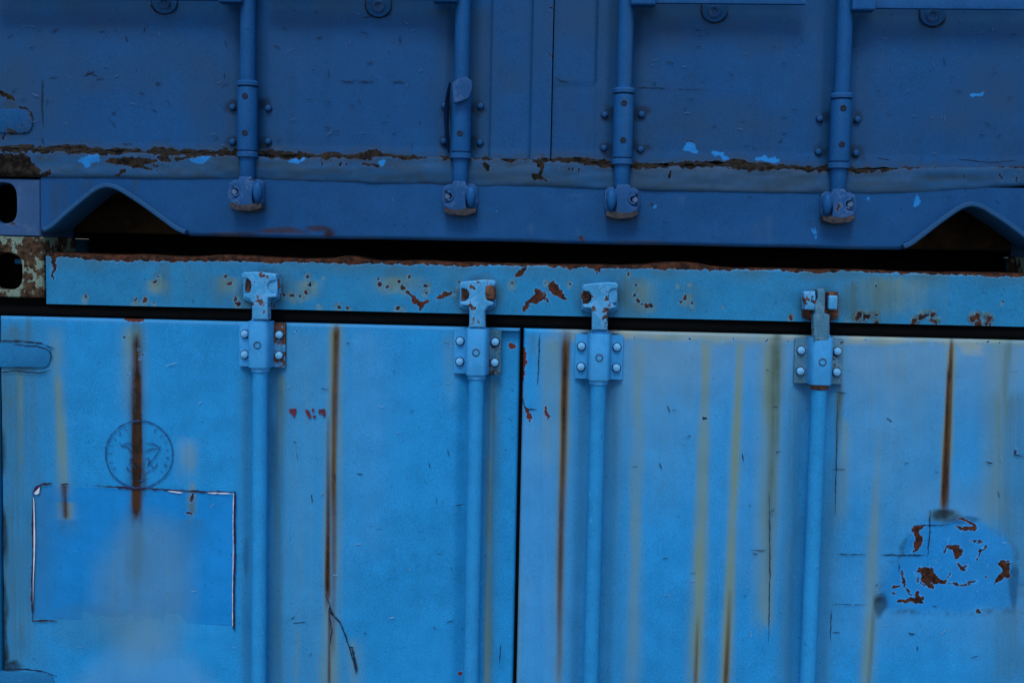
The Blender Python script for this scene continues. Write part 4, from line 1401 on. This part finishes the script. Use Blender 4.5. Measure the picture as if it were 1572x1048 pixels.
# cracks and seams in the navy paint
YU = -.0026
bm = bmesh.new()
for pts, w in (([(65, 122), (64, 160), (66, 195)], 1.8), ([(64, 210), (66, 222)], 1.4), ([(75, 120), (90, 118)], 1.2), ([(128, 117), (137, 113), (146, 110)], 1.8), ([(137, 113), (150, 117)], 1.4), ([(520, 124), (540, 126), (547, 122)], 1.6), ([(548, 125), (575, 126)], 1.4), ([(602, 126), (622, 126)], 1.8),
               ([(165, 180), (180, 198)], .9), ([(188, 220), (196, 224)], 1.6)):
    ribbon(pts, w, YU, bm)
obj('paint_crack', bm, M_crack_shade, uld, smooth=False)['kind'] = 'stuff'
bm = bmesh.new()
for pts, w in (([(974, 134), (1024, 136)], 1.4), ([(1035, 137), (1080, 137)], .7), ([(1346, 242), (1360, 245), (1374, 248)], 1.6), ([(1470, 244), (1520, 250), (1560, 246)], 1.4), ([(1366, 272), (1386, 268)], 1.2), ([(852, 118), (862, 124), (872, 126)], 1.2)):
    ribbon(pts, w, -.0045 if pts[0][0] < 900 else YU, bm)
obj('paint_crack', bm, M_crack_shade, urd, smooth=False)['kind'] = 'stuff'

def scratches(door, x0, x1, y0, y1, count, Y, mat, seed, avoid=()):
    random.seed(seed)
    bm = bmesh.new()
    k = 0
    while k < count:
        x, y = random.uniform(x0, x1), random.uniform(y0, y1)
        if any(abs(x - a) < 34 for a in avoid):
            continue
        L, an = random.uniform(3, 13), random.choice([0, 0, .3, -.5, 1.4]) + random.uniform(-.3, .3)
        ribbon([(x, y), (x + L * .5 * math.cos(an), y + L * .5 * math.sin(an) + random.uniform(-1, 1)), (x + L * math.cos(an), y + L * math.sin(an))], random.uniform(.7, 1.5), Y, bm, jit=.5, sub=2)
        k += 1
    obj('paint_scratch', bm, mat, door, smooth=False)['kind'] = 'stuff'


M_scr = plain('pale_scratch', s2l('#3f6692'), s2l('#2c4c74'), 200, .8, .1)
M_scr2 = plain('pale_scratch_low', s2l('#6fa3c8'), s2l('#4a86b2'), 200, .8, .1)
scratches(uld, 10, 740, 15, 225, 60, -.0034, M_crack_shade, 11, (380, 708))
scratches(urd, 990, 1560, 30, 235, 45, -.0034, M_crack_shade, 12, (960, 1292))
scratches(uld, 10, 740, 15, 225, 30, -.0034, M_scr, 13, (380, 708))
scratches(urd, 990, 1560, 30, 235, 28, -.0034, M_scr, 14, (960, 1292))
scratches(ld, 430, 690, 520, 1030, 22, -.0036, M_crack_shade, 15)
scratches(rd, 970, 1560, 560, 1030, 30, -.0036, M_crack_shade, 16, (1255,))
scratches(rd, 970, 1560, 560, 1030, 18, -.0036, M_scr2, 17, (1255,))
scratches(ld, 110, 690, 520, 1030, 18, -.0036, M_scr2, 18, (400, 215))

# crusty rust scale bulging out along the door bottoms
rng = np.random.RandomState(3)
for door, xa, xb in ((uld, -4, 812), (urd, 850, 1580)):
    bm = bmesh.new()
    x = xa
    while x < xb:
        yb = 238.5 + (x - 300) * .024
        w = rng.uniform(7, 26)
        amp = float(vnoise(x, 0, 60, 60, 91)) + .32 + 1.2 * math.exp(-((x - 575) / 35) ** 2) + 1.0 * math.exp(-((x - 110) / 70) ** 2) + 1.0 * math.exp(-((x - 245) / 40) ** 2) + .8 * math.exp(-((x - 880) / 50) ** 2) + .8 * math.exp(-((x - 1140) / 70) ** 2)
        if amp > .05:
            t = bmesh.new()
            bmesh.ops.create_icosphere(t, subdivisions=2, radius=1)
            X_, Z_ = W(x, yb + rng.uniform(-6, 3.0), -.004)
            rx, rz, ry = w * .0011, rng.uniform(.0028, .0056) * min(1.6, .8 + amp), rng.uniform(.004, .009)
            for v in t.verts:
                nz_ = 1 + .35 * float(vnoise(v.co.x * 3 + x, v.co.z * 3 + v.co.y * 2, 1, 1, 92))
                v.co = Vector((X_ + v.co.x * rx * nz_, -.002 + v.co.y * ry * nz_, Z_ + v.co.z * rz * nz_))
            merge(bm, t)
        x += w * rng.uniform(.6, 1.1)
    obj('rust_scale', bm, M_rust_shade, door)['kind'] = 'stuff'


# --- lock rods of the upper container
def ring_path(cx, cz, r, a0, a1, Y, n=12):
    return [(cx + r * math.cos(a), Y, cz + r * math.sin(a)) for a in np.linspace(rad(a0), rad(a1), n)]


def upper_rod(xt, xb, ys0, ys1, ycam, side, damaged=False):
    """xt,xb: rod middle at the top and at the cam; ys0,ys1: guide sleeve; side: which side the oval lobe sits"""
    YR, r = -.0245, .0162
    xm = (xt + xb) / 2
    X = (W(xt, 30, YR)[0] + W(xb, 270, YR)[0]) / 2
    zs0, zs1 = W(xm, ys0, YR)[1], W(xm, ys1, YR)[1]
    zc = W(xb, ycam, YR)[1]
    o = obj('lock_rod', lathe(X, YR, [(r * .9, zc + .002), (r, zc + .006), (r, zs1), (r, zs0), (r, UTOP - .13), (r * .96, UTOP - .12)], n=36), M_uprod, upper)
    # guide sleeve bolted to the door
    rs = .0208
    bm = lathe(X, YR, [(rs * .99, zs1 + .004), (rs, zs1 + .006), (rs * 1.0, zs0 - .006), (rs * .98, zs0 - .004)], n=36)
    if not damaged:
        lathe(X, YR, [(rs * .9, zs0 - .002), (rs * 1.1, zs0 - .0005), (rs * 1.12, zs0 + .006), (rs * .95, zs0 + .010), (r, zs0 + .011)], n=36, bm=bm)
    lathe(X, YR, [(r, zs1 - .012), (rs * 1.06, zs1 - .010), (rs * 1.08, zs1 - .001), (rs * .95, zs1 + .001)], n=36, bm=bm)
    obj('guide_sleeve', bm, M_uprod, o)
    bm = box(X - .014, X + .014, -.03, .002, zs1 + .012, zs0 - .016)
    obj('sleeve_bracket', bm, M_up, o)
    for k in (.17, .72):
        z = zs0 + (zs1 - zs0) * k
        bm = lathe(X, 0, [(.0062, -.043), (.0062, -.0460), (.0048, -.0464), (.0044, -.0456), (.0006, -.0455)], n=14, axis='y', cz=z)
        obj('pin', bm, M_upin, o)
    for sx in (-1, 1):
        for k in (.30, .82):
            z = zs0 + (zs1 - zs0) * k + (random.uniform(-.002, .002))
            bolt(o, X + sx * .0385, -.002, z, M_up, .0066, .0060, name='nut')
    if damaged:
        # torn guide plate peeling away on the left, ragged lip at the top
        t = bmesh.new()
        A, B = [], []
        for i in range(26):
            k = i / 25
            z = zs0 + .006 + (zs1 - zs0 - .004) * k
            out = .010 * math.sin(math.pi * k) ** .6
            x0 = X - rs - .006 - .003 * math.sin(3 * k)
            A.append(t.verts.new((x0 - .004 * math.sin(math.pi * k), -.016 - out * 3.2, z)))
            B.append(t.verts.new((x0 + .002, -.004, z)))
        for i in range(25):
            t.faces.new((A[i], A[i + 1], B[i + 1], B[i]))
        bmesh.ops.solidify(t, geom=t.faces[:], thickness=.003)
        obj('torn_plate', t, M_upcam, o)
        bm = plate([W(x, y, -.06) for x, y in ((694, 128), (704, 120), (716, 118), (724, 124), (725, 136), (720, 150), (708, 156), (696, 158))], -.0605, -.050, .003)
        obj('torn_lip', bm, M_upcam, o)
    # keeper and cam at the foot
    def q(dx, dy, Y=-.035):
        return W(xb + dx * side, ycam + dy, Y)
    base = [(-26, 4), (-18, -1), (20, -2), (27, 3), (28, 26), (24, 40), (12, 46), (-14, 44), (-24, 38), (-28, 22)]
    bp = [q(x, y, -.02) for x, y in base]
    if side < 0:
        bp = bp[::-1]
    k = obj('keeper', plate(bp, -.024, -.010, .004), M_upcam, o)
    lip = [(-24, 35), (26, 36), (25, 43), (10, 48), (-14, 46), (-24, 41)]
    lp = [q(x, y, -.03) for x, y in lip]
    obj('keeper_lip', plate(lp if side > 0 else lp[::-1], -.042, -.012, .004), M_lug2, o)
    stem = [(-25, 3), (-13, 0), (-10, -6), (8, -6), (10, 0), (14, 4), (10, 12), (9, 26), (10, 37), (-9, 39), (-22, 35), (-24, 29), (-15, 27), (-10, 22), (-9, 17), (-12, 11), (-24, 9)]
    sp = [q(x, y, -.04) for x, y in stem]
    obj('cam', plate(sp if side > 0 else sp[::-1], -.043, -.022, .004), M_upcam, o)
    # oval lobe
    cx_, cz_ = q(17, 18, -.045)
    t = bmesh.new()
    bmesh.ops.create_uvsphere(t, u_segments=20, v_segments=12, radius=1)
    for v in t.verts:
        wz = v.co.z
        v.co = Vector((cx_ + v.co.x * .0108 * (1 + .18 * wz), -.041 + v.co.y * .013, cz_ + wz * .0225))
    obj('lobe', t, M_uprod, o)
    # hooked socket on the other side
    cx_, cz_ = q(-18, 17, -.045)
    a0, a1 = (-105, 105) if side > 0 else (75, 285)
    bm = tube(ring_path(cx_ + .001 * side, cz_, .0088, a0, a1, -.041), [.0024] * 12, 8)
    obj('socket_hook', bm, M_upcam, o)
    bm = lathe(cx_ - .002 * side, 0, [(.0068, -.022), (.0068, -.036), (.0048, -.039), (.001, -.0395)], n=14, axis='y', cz=cz_ - .001)
    obj('socket', bm, M_bolt_u, o)
    return o


M_lug2 = plain('dark_brown_keeper', s2l('#454449'), s2l('#22242c'), 70, .85, .7, .003)
M_bolt_u = paint('dull_socket_paint', s2l('#4a6484'), off=(2, 2, 2), wear=(50, .6), chipA='#3a332e', chipB='#191512')
upper_rod(382.5, 378, 132, 234, 277, 1)
upper_rod(711, 706, 130, 236, 284, 1, True)
upper_rod(960, 955.5, 143, 245, 289, -1)
upper_rod(1297, 1287, 151, 251, 296, -1)

# --- lock handles at the top edge and their catch plates
for (xr, x_end, yb, s) in ((382, -20, 3, -1), (711, 400, 2, -1), (960, 1238, 7, 1), (1297, 1590, 15, 1)):
    Xh, z = W(xr + s * 24, yb, -.05)
    Xe = W(x_end, yb, -.045)[0]
    root = uld if s < 0 else urd
    zt = z + .034
    x0, x1 = sorted((Xh, Xe))
    bm = box(x0, x1, -.044, -.032, z + .004, zt, .0035)
    h = obj('lock_handle', bm, M_uprod, root)
    X0 = W(xr, yb, -.034)[0]
    Xo = W(xr + s * 47, yb, -.05)[0]
    x0, x1 = sorted((X0 + s * .010, Xo))
    bm = box(x0, x1, -.056, -.024, z - .002, zt + .012, .005, 3)
    obj('handle_hub', bm, M_uprod, h)
for x, yb in ((252.5, 21), (581, 26), (1097, 34), (1432, 40)):
    root = uld if x < 800 else urd
    pts = [(x - 19, yb - 60)] + [(x - 19 * math.cos(a), yb - 17 + 17 * math.sin(a)) for a in np.linspace(0, math.pi, 17)] + [(x + 19, yb - 60)]
    t = obj('catch_plate', plate([W(px_, py_, -.008) for px_, py_ in pts], -.008, .001, .002), M_up, root)
    X_, Z_ = W(x, yb - 16, -.01)
    bm = lathe(X_, 0, [(.013, -.007), (.013, -.012), (.0105, -.0145), (.006, -.0150), (.0052, -.0135), (.001, -.0132)], n=20, axis='y', cz=Z_)
    obj('bolt', bm, M_upcam, t)
    bm = bmesh.new()
    ribbon([(x - 20, yb - 40), (x - 20.3, yb - 17)] + [(x - 20.3 * math.cos(a), yb - 17 + 18.3 * math.sin(a)) for a in np.linspace(0.1, math.pi - .1, 14)] + [(x + 20.3, yb - 17)], 2.0, YU, bm, jit=.3)
    obj('rim_shade_line', bm, M_rust_shade, t, smooth=False)  # dark line drawn round the plate as its edge shading

# upper left hinge strap, rusted where it meets the door
hu = obj('hinge_strap', hinge(upper, 50, 186, 38, M_up, Y=-.0045), M_uphinge, uld)
print('built')
